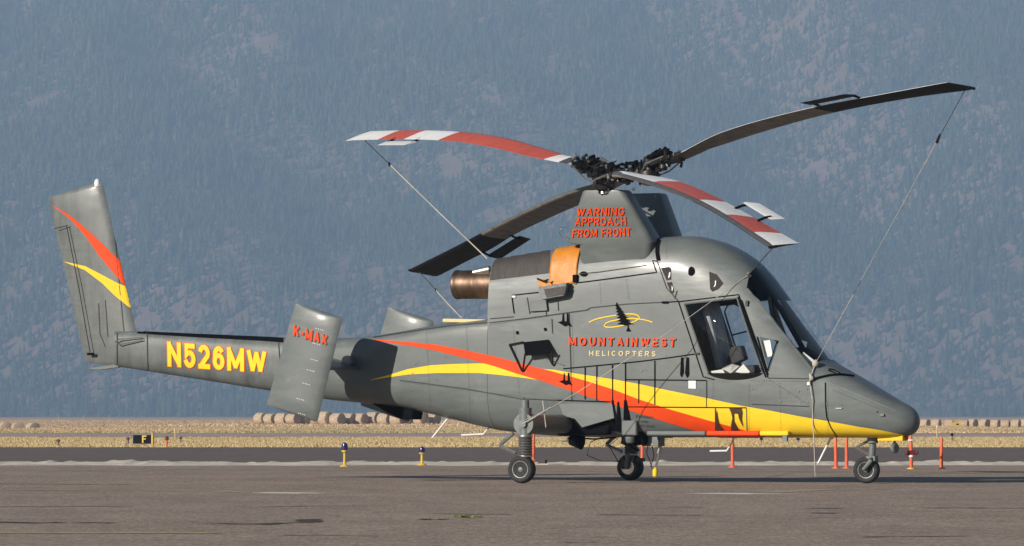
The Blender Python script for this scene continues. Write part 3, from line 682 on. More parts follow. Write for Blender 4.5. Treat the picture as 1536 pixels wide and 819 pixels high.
text('operator_name', 'MOUNTAINWEST', (853.5, 505.3), (1014, 507.5), (1013, 520), (853.5, 518), M_RED, fus, .011, .185, None, .36)
text('operator_word', 'HELICOPTERS', (884, 526), (984, 526.8), (983.5, 534.6), (884, 533.6), M_CREAM, fus, .008, .17, None, .40)
def z2(x, y): return (820 + x / 5.12, 340 + y / 5.12)
sw = [(325, 735), (360, 718), (400, 705), (450, 694), (500, 686), (560, 676), (620, 670), (670, 671), (700, 680), (715, 698), (705, 712), (680, 726), (640, 742), (600, 755), (550, 766), (500, 772), (460, 772), (442, 762), (455, 742), (490, 727), (540, 716), (600, 706), (660, 704), (740, 713), (780, 722), (815, 735)]
stroke('swoosh_emblem', [[z2(*p) for p in sw]], 1.6, M_YEL, fus, .008)
tr = []
for k in range(7):                                  # pine silhouette of the emblem, tier by tier
    y = 585 + k * 23; hw = 12 + k * 8.6; cx = 540 + (y - 585) * .47
    tr.append([z2(cx, y - 6), z2(cx + hw + 5, y + 27), z2(cx + hw * .7, y + 25), z2(cx + 3, y + 36), z2(cx - hw * .7, y + 26), z2(cx - hw, y + 26)])
tr.append([z2(618, 740), z2(626, 740), z2(632, 775), z2(650, 804), z2(612, 804), z2(624, 775)])
patch('pine_emblem', tr, M_BLACK, fus, .012, None, True)
# faint load-limit stencil and small placards
text('stencil', 'EXTERNAL', (954, 622), (982, 624), (982, 628), (954, 626), M_LINE2, fus, .009, .14)
text('stencil', 'LOAD', (958, 629.5), (972, 630.5), (972, 634), (958, 633), M_LINE2, fus, .009, .14)
text('stencil', 'LIMIT 6000', (954, 635.5), (982, 637.5), (982, 641), (954, 639), M_LINE2, fus, .009, .14)
patch('placard', [[(1033, 570), (1044, 570.5), (1044, 583), (1033, 582.5)]], M_WHITE, fus, .01)
# black boom top band and heat-stained cowl top
stripe('anti_glare_band', [(206, 496), (300, 500), (400, 504), (425, 505.5)], [(206, 500.5), (300, 506.5), (400, 512), (425, 514)], M_BLACK, boomo, .006, 5)
stripe('heat_stained_panel', [(729, 380), (825, 368)], [(729, 421), (735, 420.5), (826, 409.5)], M_BROWN, cowlo, .006, 44, 1.5)
# panel gaps
stroke('panel_gap', [[(845, 553), (878, 550), (920, 546), (960, 542), (1000, 537), (1042, 531)], [(878, 551), (878, 599)], [(895.5, 549), (895.5, 600.5)], [(836, 600), (916, 602.5)], [(919, 547), (919.5, 616)], [(938.5, 544), (938.5, 620)],
    [(940, 569.3), (1060, 570.5)], [(958.5, 570), (958.5, 605)], [(982.5, 541), (982.5, 607)], [(940, 610), (1120, 611.5)], [(1018, 452.5), (1055, 565), (1072, 569.5)], [(1018, 452.5), (1108, 442), (1152, 566)],
    [(868, 424), (900, 420), (985, 408.5), (979, 391), (986, 392)], [(768, 443), (808, 438.5)], [(768, 444), (771.5, 470)], [(1000, 453.2), (1018, 452)]], 1.5, M_LINE, fus, .011)
stroke('panel_edge', [[(560, 506.5), (620, 497), (680, 488.5), (735, 484), (790, 477.5), (850, 469), (880, 465), (886, 461.5), (940, 456), (1000, 453)], [(735, 478), (771, 475)], [(791, 446), (795, 471)], [(795, 468), (820, 466.5)], [(819, 450), (820, 475)], [(837, 450), (838, 466)],
    [(986, 392), (1000, 432), (1018, 452)], [(600, 570), (700, 583), (780, 598), (836, 600)], [(1152, 567), (1216, 568)], [(1128, 606), (1214, 609.5)], [(1016, 436), (1012, 448)], [(970, 398), (900, 408), (868, 411)],
    [(786, 596), (788, 620)], [(828, 478), (829, 500)], [(854, 470), (858, 600)], [(1060, 571), (1060, 611)], [(1120, 612), (1121, 655)]], 1.1, M_LINE2, fus, .0105)
stroke('panel_gap', [[(1238, 574), (1238.5, 610), (1240, 625), (1246, 640), (1256, 655)]], 1.4, M_LINE, fus, .012)
stroke('nose_crease_highlight', [[(1238, 573), (1262, 582), (1300, 598), (1344, 617)]], 1.2, M_SCUFF_LIT, fus, .010)  # lit edge of the crease painted on as a pale line
stroke('door_seal', [[(1033, 459), (1104, 449.5)], [(1107, 445), (1149, 566)], [(1112, 450), (1152, 562)], [(1136, 505), (1151, 558), (1166, 512)]], 1.8, M_LINE, door1, .016)
# dark streaks, hydraulic drips, and kick-in step shade painted in black
def z5(x, y): return (820 + x / 4.3125, 490 + y / 4.3125)
def zb4(x, y): return (1040 + x / 6.3, 590 + y / 6.3)
patch('oil_drip', [[zb4(206, 140), zb4(214, 140), zb4(222, 215), zb4(226, 150), zb4(236, 230), zb4(250, 285), zb4(300, 350), zb4(290, 382), zb4(208, 385)],
    [zb4(340, 138), zb4(460, 140), zb4(468, 180), zb4(462, 240), zb4(474, 312), zb4(455, 280), zb4(432, 230), zb4(425, 190), zb4(388, 188), zb4(390, 260), zb4(420, 320), zb4(465, 380), zb4(452, 388), zb4(418, 350), zb4(362, 375), zb4(358, 300), zb4(372, 230), zb4(360, 180)]], mat('oil_stain', (0.055, 0.022, 0.008), 0.45, noise=.4, scale=30), fus, .013)
def step_shade(u, v, s):
    return [[(u - 4 * s, v - 14 * s), (u - 2.6 * s, v - 15 * s), (u - 1.8 * s, v - 3 * s), (u + 1.8 * s, v - 3 * s), (u + 2.2 * s, v - 15 * s), (u + 4.6 * s, v - 15 * s), (u + 6 * s, v - 2 * s), (u + 10 * s, v + 5 * s), (u + 4 * s, v + 3 * s), (u - 1 * s, v + 4.5 * s), (u - 5 * s, v + 2 * s), (u - 11.5 * s, v - 1.5 * s), (u - 5 * s, v - 3.5 * s)]]
patch('kick_in_step_shade', step_shade(848.5, 485, 1), M_BLACK, fus, .013)  # step hollows and handhold shadows painted flat black on the skin
patch('kick_in_step_shade', step_shade(850, 573.5, .95), M_BLACK, fus, .013)
patch('kick_in_step_shade', [[(1022, 536), (1025, 536), (1026, 558), (1023, 566), (1020.5, 562)], [(1030, 536), (1033.5, 536), (1034, 562), (1031, 567), (1028, 560)]], M_BLACK, fus, .013)
for a in ((776, 499), (818, 494)): patch('vent_hole', [[(a[0] - 2, a[1] - 2), (a[0] + 2, a[1] - 2.5), (a[0] + 2.5, a[1] + 2), (a[0] - 1, a[1] + 2.5)]], M_BLACK, fus, .013)
patch('dark_streak', [[(918, 600), (921, 600), (925, 645), (916, 646)], [(926.5, 603), (929, 602), (933, 646), (925, 646)], [(936.5, 600), (940.5, 600), (946, 630), (960, 652), (935, 652)]], M_LINE, fus, .0145)  # near-black streaks running down toward the belly
z3 = lambda x, y: (960 + x / 5.12, 340 + y / 5.12)
M_PORT = mat('bare_primer', (0.035, 0.03, 0.028), 0.7, noise=.3, scale=40, spec=.2)
patch('side_port', [[z3(163, 318), z3(225, 308), z3(238, 320), z3(240, 405), z3(205, 410)], [z3(208, 432), z3(245, 425), z3(262, 500), z3(250, 512), z3(240, 510)], [z3(532, 345), z3(590, 368), z3(640, 436), z3(600, 480), z3(555, 498), z3(540, 480)]], M_PORT, fus, .009)
patch('port_mark', [[z3(228, 350), z3(236, 352), z3(232, 385), z3(218, 398), z3(222, 380)], [z3(246, 450), z3(254, 470), z3(252, 495), z3(246, 490)], [z3(578, 415), z3(586, 417), z3(584, 450), z3(570, 466), z3(568, 460), z3(577, 448)]], M_WHITE, fus, .012)
patch('air_inlet', [[(1037.5 + 5 * math.cos(a) - (1 if math.sin(a) > .5 else 0), 407 + 7 * math.sin(a)) for a in np.linspace(0, 6.28, 14)[:-1]]], M_BLACK, fus, .010)
patch('cowl_port', [[(876 + 6 * math.cos(a), 411 + 4 * math.sin(a)) for a in np.linspace(0, 6.28, 14)[:-1]]], M_BLACK, cowlo, .010)
stroke('cowl_gap', [[(996, 355.2), (989, 360), (986.5, 368), (986, 378), (988, 391)]], 5.2, M_LINE, fus, .018)
riv = []
for k in range(46):
    u = random.choice([random.uniform(600, 1000), random.uniform(1120, 1340)]); v = random.uniform(520, 600) if u < 1000 else random.uniform(575, 612); s = random.uniform(.5, .9)
    riv.append([(u - s, v - s), (u + s, v - s), (u + s, v + s), (u - s, v + s)])
patch('fastener_chips', riv, M_SCUFF_LIT, fus, .012, None, True)['kind'] = 'stuff'

rows_ = [((600, 572), (836, 602)), ((735, 487), (886, 465)), ((770, 490), (780, 596)), ((858, 474), (862, 598)), ((1124, 576), (1124, 650)), ((1070, 575), (1070, 606)), ((1128, 571), (1214, 572)), ((1155, 570), (1215, 608)), ((1242, 580), (1242, 652)), ((990, 396), (1012, 448)), ((1000, 362), (1000, 392)), ((640, 500), (646, 612)), ((700, 492), (706, 632)), ((1170, 575), (1172, 652)), ((900, 425), (902, 458)), ((940, 420), (944, 452)), ((1250, 585), (1340, 622))]
riv = []
for (p, q) in rows_:
    n = int(math.hypot(q[0] - p[0], q[1] - p[1]) / 3.6)
    for k in range(n): u = p[0] + (q[0] - p[0]) * k / n; v = p[1] + (q[1] - p[1]) * k / n; riv.append([(u - .45, v - .45), (u + .45, v - .45), (u + .45, v + .45), (u - .45, v + .45)])
patch('rivet_rows', riv, M_LINE2, fus, .010, None, True)['kind'] = 'stuff'
# nose details: latch handles, ring light
def block(name, u, v, su, sv, sy, m, parent, off=.0):
    h = hit(u, v, off); b = MB(); b.box(h, (su / 103, sy, sv / 113)); return b.build(name, m, parent, 0, .004)
block('latch', 1258.5, 612.5, 9, 1.4, .03, M_STEEL, fus); block('latch', 1323.5, 622.5, 6, 3.6, .04, M_GEAR, fus); block('latch', 1316, 617.5, 2, 2, .02, M_DARK, fus)
block('door_handle', 998, 453.5, 9, 3, .05, M_BLACK, fus); block('door_hinge', 1121, 455, 4, 8, .05, M_DARK, fus); block('tie_ring', 1213.5, 575.5, 4, 5, .06, M_STEEL, fus)
block('hinge', 1046, 530.5, 7, 3, .04, M_DARK, fus); block('hinge', 771, 445, 6, 3.4, .03, M_STEEL, cowlo)
b = MB(); b.tube([hit(1215, 572, .015), hit(1226, 567, .02), hit(1245, 563.5, .02), hit(1262, 563, .02), hit(1280, 565.5, .02)], .014, 6); b.build('hold_strap', M_BLACK, fus)
b = MB(); b.tube([hit(1262, 563, .02), hit(1250, 556, .02), hit(1243, 555, .02), hit(1242, 557, .02), hit(1252, 560.5, .02)], .008, 6); b.build('strap_end', M_BLACK, fus)

# windshield frame, glass, doors ---------------------------------------
bm_frame = MB()
F2g = F2
def skin_y(x, z, s): return s * half_width(x, z)
def skin_line(pts, s, inset=0.01):
    """polyline hugging the skin on side s, pts in XZ"""
    out = []
    for a, b in zip(pts[:-1], pts[1:]):
        for k in range(12): x = a[0] + (b[0] - a[0]) * k / 12; z = a[1] + (b[1] - a[1]) * k / 12; out.append(Vector((x, s * max(.0, half_width(x, z) - inset), z)))
    x, z = pts[-1]; out.append(Vector((x, s * max(0, half_width(x, z) - inset), z))); return out
for s in (-1, 1):
    f = MB(); f.tube(skin_line([A_TOP, A_BOT], s, .018), .022, 8); f.build('windshield_frame', M_GREY, wso)
f = MB(); pts = [P(u, v, 0) for u, v in ((1158, 444), (1172, 466), (1188, 494), (1204, 522), (1216, 544))]
f.tube(pts, .036, 8); f.build('windshield_post', M_BLACK, wso)
f = MB(); f.tube([P(1155, 446, -.36), P(1158, 465, -.38), P(1162, 485, -.42), P(1167, 505, -.44)], .038, 8); f.build('windshield_post', M_BLACK, wso)
def bubble(parent, s):
    A, B, C_, D = [P(u, v, -.58) for u, v in ((1027, 456), (1104.5, 447), (1143, 560), (1063, 561))]
    b = MB(); n = 14; V = []; F = []
    for i in range(n + 1):
        for j in range(n + 1):
            a, c = i / n, j / n; p = (A.lerp(B, a)).lerp(D.lerp(C_, a), c); bot = .045 * math.sin(math.pi * a) * c ** 3
            y = half_width(p.x, p.z - bot) + .11 * (math.sin(math.pi * a) * math.sin(math.pi * c)) ** .7 + .002
            V.append(Vector((p.x, s * y, p.z - bot)))
    F = [(i * (n + 1) + j, (i + 1) * (n + 1) + j, (i + 1) * (n + 1) + j + 1, i * (n + 1) + j + 1) for i in range(n) for j in range(n)]
    b.add(V, F); o = b.build('bubble_window', M_GLASS, parent, 60)
    e = MB(); rim = [V[i * (n + 1)] for i in range(n + 1)] + [V[n * (n + 1) + j] for j in range(1, n + 1)] + [V[i * (n + 1) + n] for i in range(n - 1, -1, -1)] + [V[j] for j in range(n - 1, -1, -1)]
    e.tube(rim, .012, 6); e.build('window_rim', M_GREY, parent)
bubble(door1, -1); bubble(door2, 1)
b = MB(); a = [P(u, v, .60) for u, v in ((1113, 553), (1103, 520), (1092, 485), (1087, 468), (1091, 458), (1100, 455), (1110, 460), (1115, 470), (1122, 495), (1128, 515))]
b.tube(a, .013, 6); b.tube([P(1097, 503, .60), P(1120, 497, .60)], .011, 6); b.build('vent_frame', M_DARK, door2)
b = MB(); V = []; n = 16
for j in range(5):
    for i in range(n + 1):
        s = i / n; u = 1061 + 83 * s; bow = math.sin(math.pi * s) ** .6; v = 559.5 + (10.5 * bow) * j / 4; p = P(u, v, -.58)
        V.append(Vector((p.x, -half_width(p.x, p.z) - .006 - .085 * bow * math.cos(j / 4 * math.pi / 2), p.z)))
b.add(V, [(j * (n + 1) + i, j * (n + 1) + i + 1, (j + 1) * (n + 1) + i + 1, (j + 1) * (n + 1) + i) for j in range(4) for i in range(n)]); b.build('bubble_lip', mat('dark_reflection_acrylic', (.012, .011, .009), .15, noise=.2, scale=20), door1, 60)  # dark colour stands in for the ground's reflection in the bubble's lower edge
t3 = [P(u, v, -.565) for u, v in ((1139, 505), (1166, 511), (1152, 556))]
b = MB(); b.add([Vector((p.x, -half_width(p.x, p.z) + .004, p.z)) for p in t3], [(0, 1, 2)]); b.build('quarter_window', M_GLASS, fus, 0)
b = MB(); b.add([Vector((p.x, half_width(p.x, p.z) - .004, p.z)) for p in t3], [(0, 1, 2)]); b.build('quarter_window', M_GLASS, fus, 0)
# interior
XF = P(1062, 560, -.58).x
b = MB(); b.box((XF - .52, 0, 1.95), (.05, 1.06, 1.5)); b.box((2.25, 0, 1.19), (2.0, .9, .06)); b.build('cabin_lining', M_INT, heli, 0)
st = empty('pilot_seat', (0, 0, 0), 0, heli)
seat_u = P(1078, 500, 0).x
b = MB(); rot = Matrix.Rotation(R(-14), 3, 'Y'); b.box((seat_u - .02, 0, 1.95), (.10, .46, .95), rot); b.box((seat_u - .13, 0, 2.42), (.10, .26, .18), rot); b.build('backrest', M_SEAT, st, 0, .03)
b = MB(); b.box((seat_u + .35, 0, 1.46), (.52, .48, .12), Matrix.Rotation(R(-6), 3, 'Y')); b.build('cushion', M_INT, st, 0, .03)
b = MB(); b.cyl((seat_u - .1, -.3, 1.3), (seat_u - .32, -.3, 2.1), .022); b.build('harness_strap', M_SKINCLOTH, st)
b = MB(); q = P(1105, 540, .1); b.prism([(q.x - .12, -.02, 1.5), (q.x + .16, -.02, 1.62), (q.x + .1, -.02, 1.8), (q.x - .04, -.02, 1.78)], (0, .16, 0)); b.build('armrest', M_INT, st, 0, .02)
b = MB(); b.prism([(3.02, -.34, 1.24), (3.02, -.34, 1.62), (3.12, -.34, 1.78), (3.36, -.34, 1.66), (3.44, -.34, 1.5), (3.44, -.34, 1.24)], (0, .68, 0)); ip = b.build('instrument_panel', M_BLACK, heli, 0, .02)
b = MB(); b.box((2.95, -.28, 1.30), (.3, .2, .3)); b.box((2.8, .2, 1.3), (.5, .2, .3)); b.build('side_console', M_INT, ip, 0, .02)
for (u, v, Y, r) in ((1172, 512, -.2, .055), (1180, 520, -.25, .06), (1190, 528, -.2, .06), (1200, 531, -.18, .05), (1166, 507, -.1, .045), (1207, 540, -.12, .05)):
    b = MB(); c = P(u, v, Y); b.lathe([(-r, r * .55), (-r * .3, r), (r * .4, r * .9), (r * .9, r * .4)], c, (.5, .3, .8), 10); b.build('panel_instrument', random.choice([M_BLACK, M_DARK, M_BLACK]), ip)
b = MB(); b.cyl(P(1178, 528, -.3), P(1190, 534, -.3), .018); b.build('grab_bar', M_STEEL, ip)
def paper(name, quad, Y0, Y1, label):
    q = [P(u, v, Y0 + (Y1 - Y0) * k) for k, (u, v) in zip((0, 0, 1, 1), quad)]; n = (q[1] - q[0]).cross(q[3] - q[0]).normalized() * .004
    b = MB(); b.prism(q, n); o = b.build(name, M_PAPER, None, 0); o.matrix_world = MI.inverted(); tag(o, label, 'paper', 'loose papers in the cockpit'); return o
paper('paper_sheet', [(1137, 512), (1155, 510), (1159, 534), (1142, 537)], -.50, -.50, 'white sheet of paper behind the small triangular cockpit window')
paper('paper_sheet', [(1197, 541), (1205, 528), (1222, 541), (1216, 556)], -.36, -.30, 'white chart lying at the foot of the windshield')
paper('paper_sheet', [(1083, 553), (1098, 546), (1109, 549), (1096, 560)], -.53, -.47, 'crumpled white chart on the cockpit door sill')
paper('paper_sheet', [(1103, 558), (1115, 546), (1125, 558), (1120, 561)], -.53, -.50, 'folded buff map on the cockpit door sill')
paper('paper_sheet', [(1066, 557), (1084, 554), (1088, 561), (1070, 562)], -.54, -.52, 'tan paper strip at the rear of the cockpit sill')

# --- engine: exhaust, tailpipe, deck, inlet scoops
XC = P(735, 440, -.57).x; ex0 = P(684, 427, 0); 
zc = P(690, 427, 0).z; rr = (P(690, 405, 0).z - P(690, 449, 0).z) / 2
b = MB(); prof = [(0, rr * .93), (.012, rr), (.05, rr), (.06, rr * .97), (.10, rr * .97), (.30, rr * .985), (.31, rr * .965), (.33, rr * .985), (XC - ex0.x + .15, rr)]
b.lathe(prof[::-1] if False else prof, (ex0.x, 0, zc), (1, 0, 0), 40)
V = b.v; b.f = [f for f in b.f if len(f) < 10]; b.mi = [0] * len(b.f)
b.lathe([(XC - ex0.x + .1, rr * .9), (.01, rr * .92)], (ex0.x, 0, zc), (1, 0, 0), 40); 
exh = b.build('exhaust_pipe', M_EXH, heli, 40)
b = MB(); b.cyl((ex0.x + .05, 0, zc), (ex0.x + .30, 0, zc), .02, rr * .55, 20); b.build('exhaust_cone', M_DARK, exh)
b = MB(); b.cyl(P(711, 409, -.08), P(735, 404, -.08), .05, .055, 14); b.build('vent_pipe', M_STEEL, exh)
ph = P(735, 481, -.5); pl = P(664, 483, -.45)
b = MB(); b.box(((ph.x + pl.x) / 2, 0, ph.z + .0), (ph.x - pl.x, .92, .05), Matrix.Rotation(R(1.5), 3, 'Y')); b.build('rear_deck_plank', M_CREAM, heli, 0, .01)
b = MB(); b.prism([P(u, v, -.60) for u, v in ((812, 431), (855, 424), (850, 444), (818, 450))], (0, -.10, 0)); b.build('inlet_scoop', M_GEAR, cowlo, 0, .01)
b = MB(); b.prism([P(u, v, -.705) for u, v in ((816, 434), (850, 428.5), (847, 441), (820, 446))], (0, -.004, 0)); b.build('scoop_mouth', M_DARK, cowlo, 0)
b = MB(); b.prism([P(u, v, -.592) for u, v in ((796, 452), (820, 449), (822, 466), (797, 467.5))], (0, -.025, 0)); b.build('access_panel', M_GREY, fus, 0, .006)
b = MB(); b.tube([P(806, 418, -.62), P(816, 422, -.66), P(823, 419, -.64)], .014); b.build('bracket', M_DARK, cowlo)
# hinged maintenance step, shade put in as near-black colour, with its two struts
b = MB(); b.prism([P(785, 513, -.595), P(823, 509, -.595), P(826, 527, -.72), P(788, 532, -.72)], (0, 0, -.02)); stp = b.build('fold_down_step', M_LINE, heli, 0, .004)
b = MB(); b.tube([P(764, 517, -.60), P(785, 513, -.60)], .012); b.tube([P(764, 517, -.60), P(783, 557, -.60)], .012); b.tube([P(788, 530, -.71), P(784, 557, -.60)], .014); b.build('step_strut', M_DARK, stp)
b = MB(); b.tube([P(812, 516, -.64), P(829, 548, -.60)], .010); b.tube([P(828, 527, -.71), P(829.5, 548, -.60)], .013); b.build('step_strut', M_DARK, stp)
b = MB(); b.tube([P(812, 535, -.596), P(846, 548, -.596)], .006); b.build('scratch_bar', M_STEEL, stp)
# orange vinyl engine cover: a cloth draped over the cowl shoulder (a thing of its own)
def cover():
    V = []; F = []; nu, nv = 16, 26
    for i in range(nu + 1):
        for j in range(nv + 1):
            u = 823.5 + 41.5 * i / nu; top = 374.5 - (u - 823.5) * .085
            bot = 431 - (u - 823.5) * .13 + 1.0 * math.sin(i * 1.3)
            x = P(u + 27 * .0, 400, -.57).x; k = j / nv
            a = math.pi * .62 - k * math.pi * .62                       # over the top to the starboard side
            zt = F2[0](x); yt = F2[2](x); z_bot = P(u, bot, -.6).z
            if k < .45:
                s = k / .45; y = .25 * (1 - s) - s * (yt * .62); z = zt - .0
                zw = F2[5](x); z = zw + (zt - zw) * max(0, 1 - (abs(y) / yt) ** F2[3](x)) ** (1 / F2[3](x))
            else:
                s = (k - .45) / .55; y0 = yt * .62; zw = F2[5](x); z0 = zw + (zt - zw) * (1 - .62 ** F2[3](x)) ** (1 / F2[3](x))
                z = z0 + (z_bot - z0) * s; y = -half_width(x, z)
            n = .016 + .004 * math.sin(i * .9 + j * .4) * k + .006 * math.sin(j * .5 - i * .5) * max(0, k - .5)
            V.append(Vector((x, y - n * (1 if k > .3 else .2), z + n * (.9 if k < .75 else .1))))
    for i in range(nu):
        for j in range(nv): F.append((i * (nv + 1) + j, (i + 1) * (nv + 1) + j, (i + 1) * (nv + 1) + j + 1, i * (nv + 1) + j + 1))
    b = MB(); b.add(V, F); o = b.build('engine_cover', M_ORANGE, None, 80); o.matrix_world = MI.inverted()
    s = o.modifiers.new('cloth', 'SOLIDIFY'); s.thickness = .006
    fb = MB(); fb.prism([P(u, v, -.60) for u, v in ((806, 421), (815, 418), (826, 424), (833, 431), (818, 432), (809, 429))], (0, -.02, 0)); fb.build('cover_flap', M_ORANGE, o, 40, .006)
    tag(o, 'crumpled orange vinyl cover draped over the grey engine cowling', 'cover')
cover()
b = MB(); b.box(hit(864, 418, .02), (.06, .05, .10)); b.build('cover_buckle', M_BLACK, cowlo, 0)

# --- rotor pylons
def rrect(c, lx, ly, n=5, r=.25):
    out = []; r = min(lx, ly) * r
    for (sx, sy, a0) in ((1, 1, 0), (-1, 1, 90), (-1, -1, 180), (1, -1, 270)):
        for k in range(n): a = R(a0 + 90 * k / (n - 1)); out.append(Vector((c[0] + sx * (lx / 2 - r) + r * math.cos(a), c[1] + sy * (ly / 2 - r) + r * math.sin(a), c[2])))
    return out
def pylon(s):
    # trace of the starboard pylon's outer face; the port one mirrors it
    def row(v, ul, ur, Yo, ly):
        a = P(ul, v, Yo); c = P(ur, v, Yo); return (a.x, c.x, a.z, Yo, ly)
    rows = [row(412, 868, 972, -.50, .40), row(385, 867.5, 975, -.548, .42), row(367, 866.5, 977, -.590, .43), row(364.5, 848, 978, -.598, .43), row(350, 851, 971, -.618, .41), row(318, 861.5, 953, -.69, .36), row(288, 871.5, 935, -.765, .32), row(285.5, 874, 933, -.758, .29)]
    rings = []
    for x0, x1, z, Yo, ly in rows: rings.append([Vector((p.x, -s * p.y, p.z)) for p in rrect(((x0 + x1) / 2, Yo + ly / 2, z), x1 - x0, ly, 5, .22)])
    b = MB(); b.loft(rings); return b
pyb = pylon(-1); pyr = pyb.build('rotor_pylon', M_GREY, heli, 40)
pylon(1).build('rotor_pylon', M_GREY, heli, 40)
_bm = bmesh.new(); _bm.from_mesh(pyr.data); BVH_PYL = BVHTree.FromBMesh(_bm); _bm.free()
for s, q in (('WARNING', ((866.5, 312), (937.5, 310.5), (936.5, 323), (865, 324))), ('APPROACH', ((864, 326.5), (939, 324.5), (940, 337.5), (862.5, 339))), ('FROM FRONT', ((860, 344), (946, 341.5), (947, 354), (858, 356)))):
    text('warning_shadow', s, *[(a + .7, c + .7) for a, c in q], M_LINE, pyr, .005, .16, BVH_PYL, .17, .0)
    text('warning_text', s, *q, M_RED, pyr, .009, .165, BVH_PYL, .17)
for k in range(2):
    c = [(845, 349), (884, 296)][k]; b = MB(); pp = P(c[0], c[1], -.62)
    b.tube([pp + Vector((.06, 0, .07)), pp + Vector((-.03, 0, .07)), pp + Vector((-.06, 0, 0)), pp + Vector((-.03, 0, -.06)), pp + Vector((.06, 0, -.06))], .008); b.build('lift_ring', M_STEEL, pyr)

# --- rotors
H_NEAR = P(905, 258, -.76); H_FAR = P(975, 247, .76); RAD = 7.35
BL = {
 'A': dict(hub=H_NEAR, sx=-1, sd=1, tip=545, LE=[(556, 198), (601, 197), (651, 197), (703, 200), (760, 208.5), (809, 222), (870, 240), (905, 252)], TE=[(530, 210), (575, 209), (628, 209), (683, 212), (743, 222), (787, 233), (850, 247), (900, 258)], away=True),
 'B': dict(hub=H_NEAR, sx=1, sd=-1, tip=1175, LE=[(915, 262), (940, 267), (966, 274), (1002, 286), (1049, 306), (1091, 330), (1120, 349), (1153, 371)], TE=[(920, 255), (937, 257), (987, 265), (1018, 272), (1071, 294), (1114, 317), (1156, 341), (1198, 365)], away=True),
 'C': dict(hub=H_FAR, sx=-1, sd=1, tip=636, LE=[(613, 405), (685, 369), (748, 336), (780, 320), (842, 292), (897, 274), (940, 260)], TE=[(657, 414), (700, 392), (739, 372), (773, 351), (808, 334), (862, 310), (910, 290), (950, 272)], away=False),
 'D': dict(hub=H_FAR, sx=1, sd=-1, tip=1440, LE=[(985, 253), (1013, 246), (1077, 219), (1163, 191), (1241, 170), (1312, 155), (1390, 142), (1462, 133)], TE=[(970, 247), (1002, 234), (1054, 211), (1081, 199), (1155, 176.5), (1241, 156.5), (1314, 143), (1417, 124)], away=None),
}
def blade(key, name_label):
    B = BL[key]; hub = B['hub']; lo, hi = 0.02, 1.5
    for _ in range(50):
        ps = (lo + hi) / 2; d = to_local((B['sx'] * math.sin(ps), B['sd'] * math.cos(ps), 0)); u = px_of(hub + d * RAD)[0]
        if (u - B['tip']) * B['sx'] > 0: hi = ps
        else: lo = ps
    perp = Vector((-d.y, d.x, 0))                                    # horizontal, across the blade
    # the trailing edge lies on the side where the traced edge is
    wperp = MI.inverted().to_3x3() @ perp
    te_right = {'A': -1, 'B': 1, 'C': 1, 'D': -1}[key]               # sign of world x of LE->TE
    if wperp.x * te_right < 0: perp = -perp
    CH = .40
    def edge(pts, off):
        o = hub + perp * off; n = perp; r = []
        for u, v in pts: q = on_plane(u, v, o, n); r.append(((q - hub).dot(d), q.z))
        r.sort(); return r
    L = edge(B['LE'], -CH / 2); T = edge(B['TE'], CH / 2)
    zl = pchip([a for a, _ in L], [c for _, c in L]); zt = pchip([a for a, _ in T], [c for _, c in T])
    def cl(f, E, t): 
        t = min(max(t, E[0][0]), E[-1][0]); return f(t)
    t0, t1 = .78, min(L[-1][0], RAD + .25); N = 56
    prof = [(0, 0, 2), (.03, .55, 2), (.13, .95, 2), (.135, .96, 0), (.35, 1, 0), (.7, .55, 0), (1, .06, 0), (1, -.06, 1), (.7, -.45, 1), (.35, -.8, 1), (.13, -.8, 1), (.03, -.5, 1)]
    V = []; F = []; MIDX = []; fr = []
    for i in range(N + 1):
        t = t0 + (t1 - t0) * i / N; c = CH * (.62 + .38 * float(sstep(.8, 1.9, t)))
        a = hub + d * t - perp * c / 2; a.z = cl(zl, L, t); e = hub + d * t + perp * c / 2; e.z = cl(zt, T, t)
        mid = (a + e) / 2; ch = (e - a); 
        if c < CH: a = mid - ch * .5; e = mid + ch * .5
        nrm = d.cross(ch).normalized(); nrm = nrm if nrm.z > 0 else -nrm; th = .030 if t > 1.2 else .045
        if i == N: th *= .5
        fr.append((t, a, e, nrm)); V += [a + (e - a) * p[0] + nrm * (p[1] * th) for p in prof]
    n = len(prof)
    def tt(u): 
        q = on_plane(u, 300, hub, perp); return (q - hub).dot(d)
    zones = {'A': [(830, 1), (756, 2), (677, 2), (626, 1), (588, 2), (0, 1)], 'B': [(995, 1), (1065, 2), (1105, 1), (1150, 2), (2000, 1)], 'C': [(0, 1)], 'D': [(2000, 1)]}[key]
    cuts = [(tt(u) if 0 < u < 2000 else 99, z) for u, z in zones]
    blk = {'A': 750, 'B': 1060, 'C': 742, 'D': 1241}[key]; tb = tt(blk)
    MS = [M_BLE, M_WHITE, M_BRED, M_BGREY, M_BBLK]
    for i in range(N):
        tm = (fr[i][0] + fr[i + 1][0]) / 2
        top = next(z for tc, z in cuts if tm <= tc); bot = 4 if tm > tb else 3
        if tm < 1.05: top = 0; bot = 3
        for k in range(n):
            F.append((i * n + k, i * n + (k + 1) % n, (i + 1) * n + (k + 1) % n, (i + 1) * n + k)); kk = prof[k][2]
            MIDX.append({0: top, 1: bot, 2: 0}[kk])
    F.append(tuple(range(N * n, N * n + n))); MIDX.append(bot); F.append(tuple(range(n - 1, -1, -1))); MIDX.append(1)
    b = MB(); b.v = V; b.f = F; b.mi = MIDX
    bo = b.build('rotor_blade', MS, heli, 40)
    bo['label'] = name_label
    # servo flap behind the trailing edge on two arms
    f0, f1 = {'A': (634, 594), 'B': (1110, 1140), 'C': (762, 722), 'D': (1246, 1312)}[key]
    ta, tb2 = tt(f0), tt(f1); ta, tb2 = min(ta, tb2), max(ta, tb2)
    if key == 'B': ta, tb2 = RAD * .685, RAD * .82
    if key == 'A': ta, tb2 = RAD * .70, RAD * .82
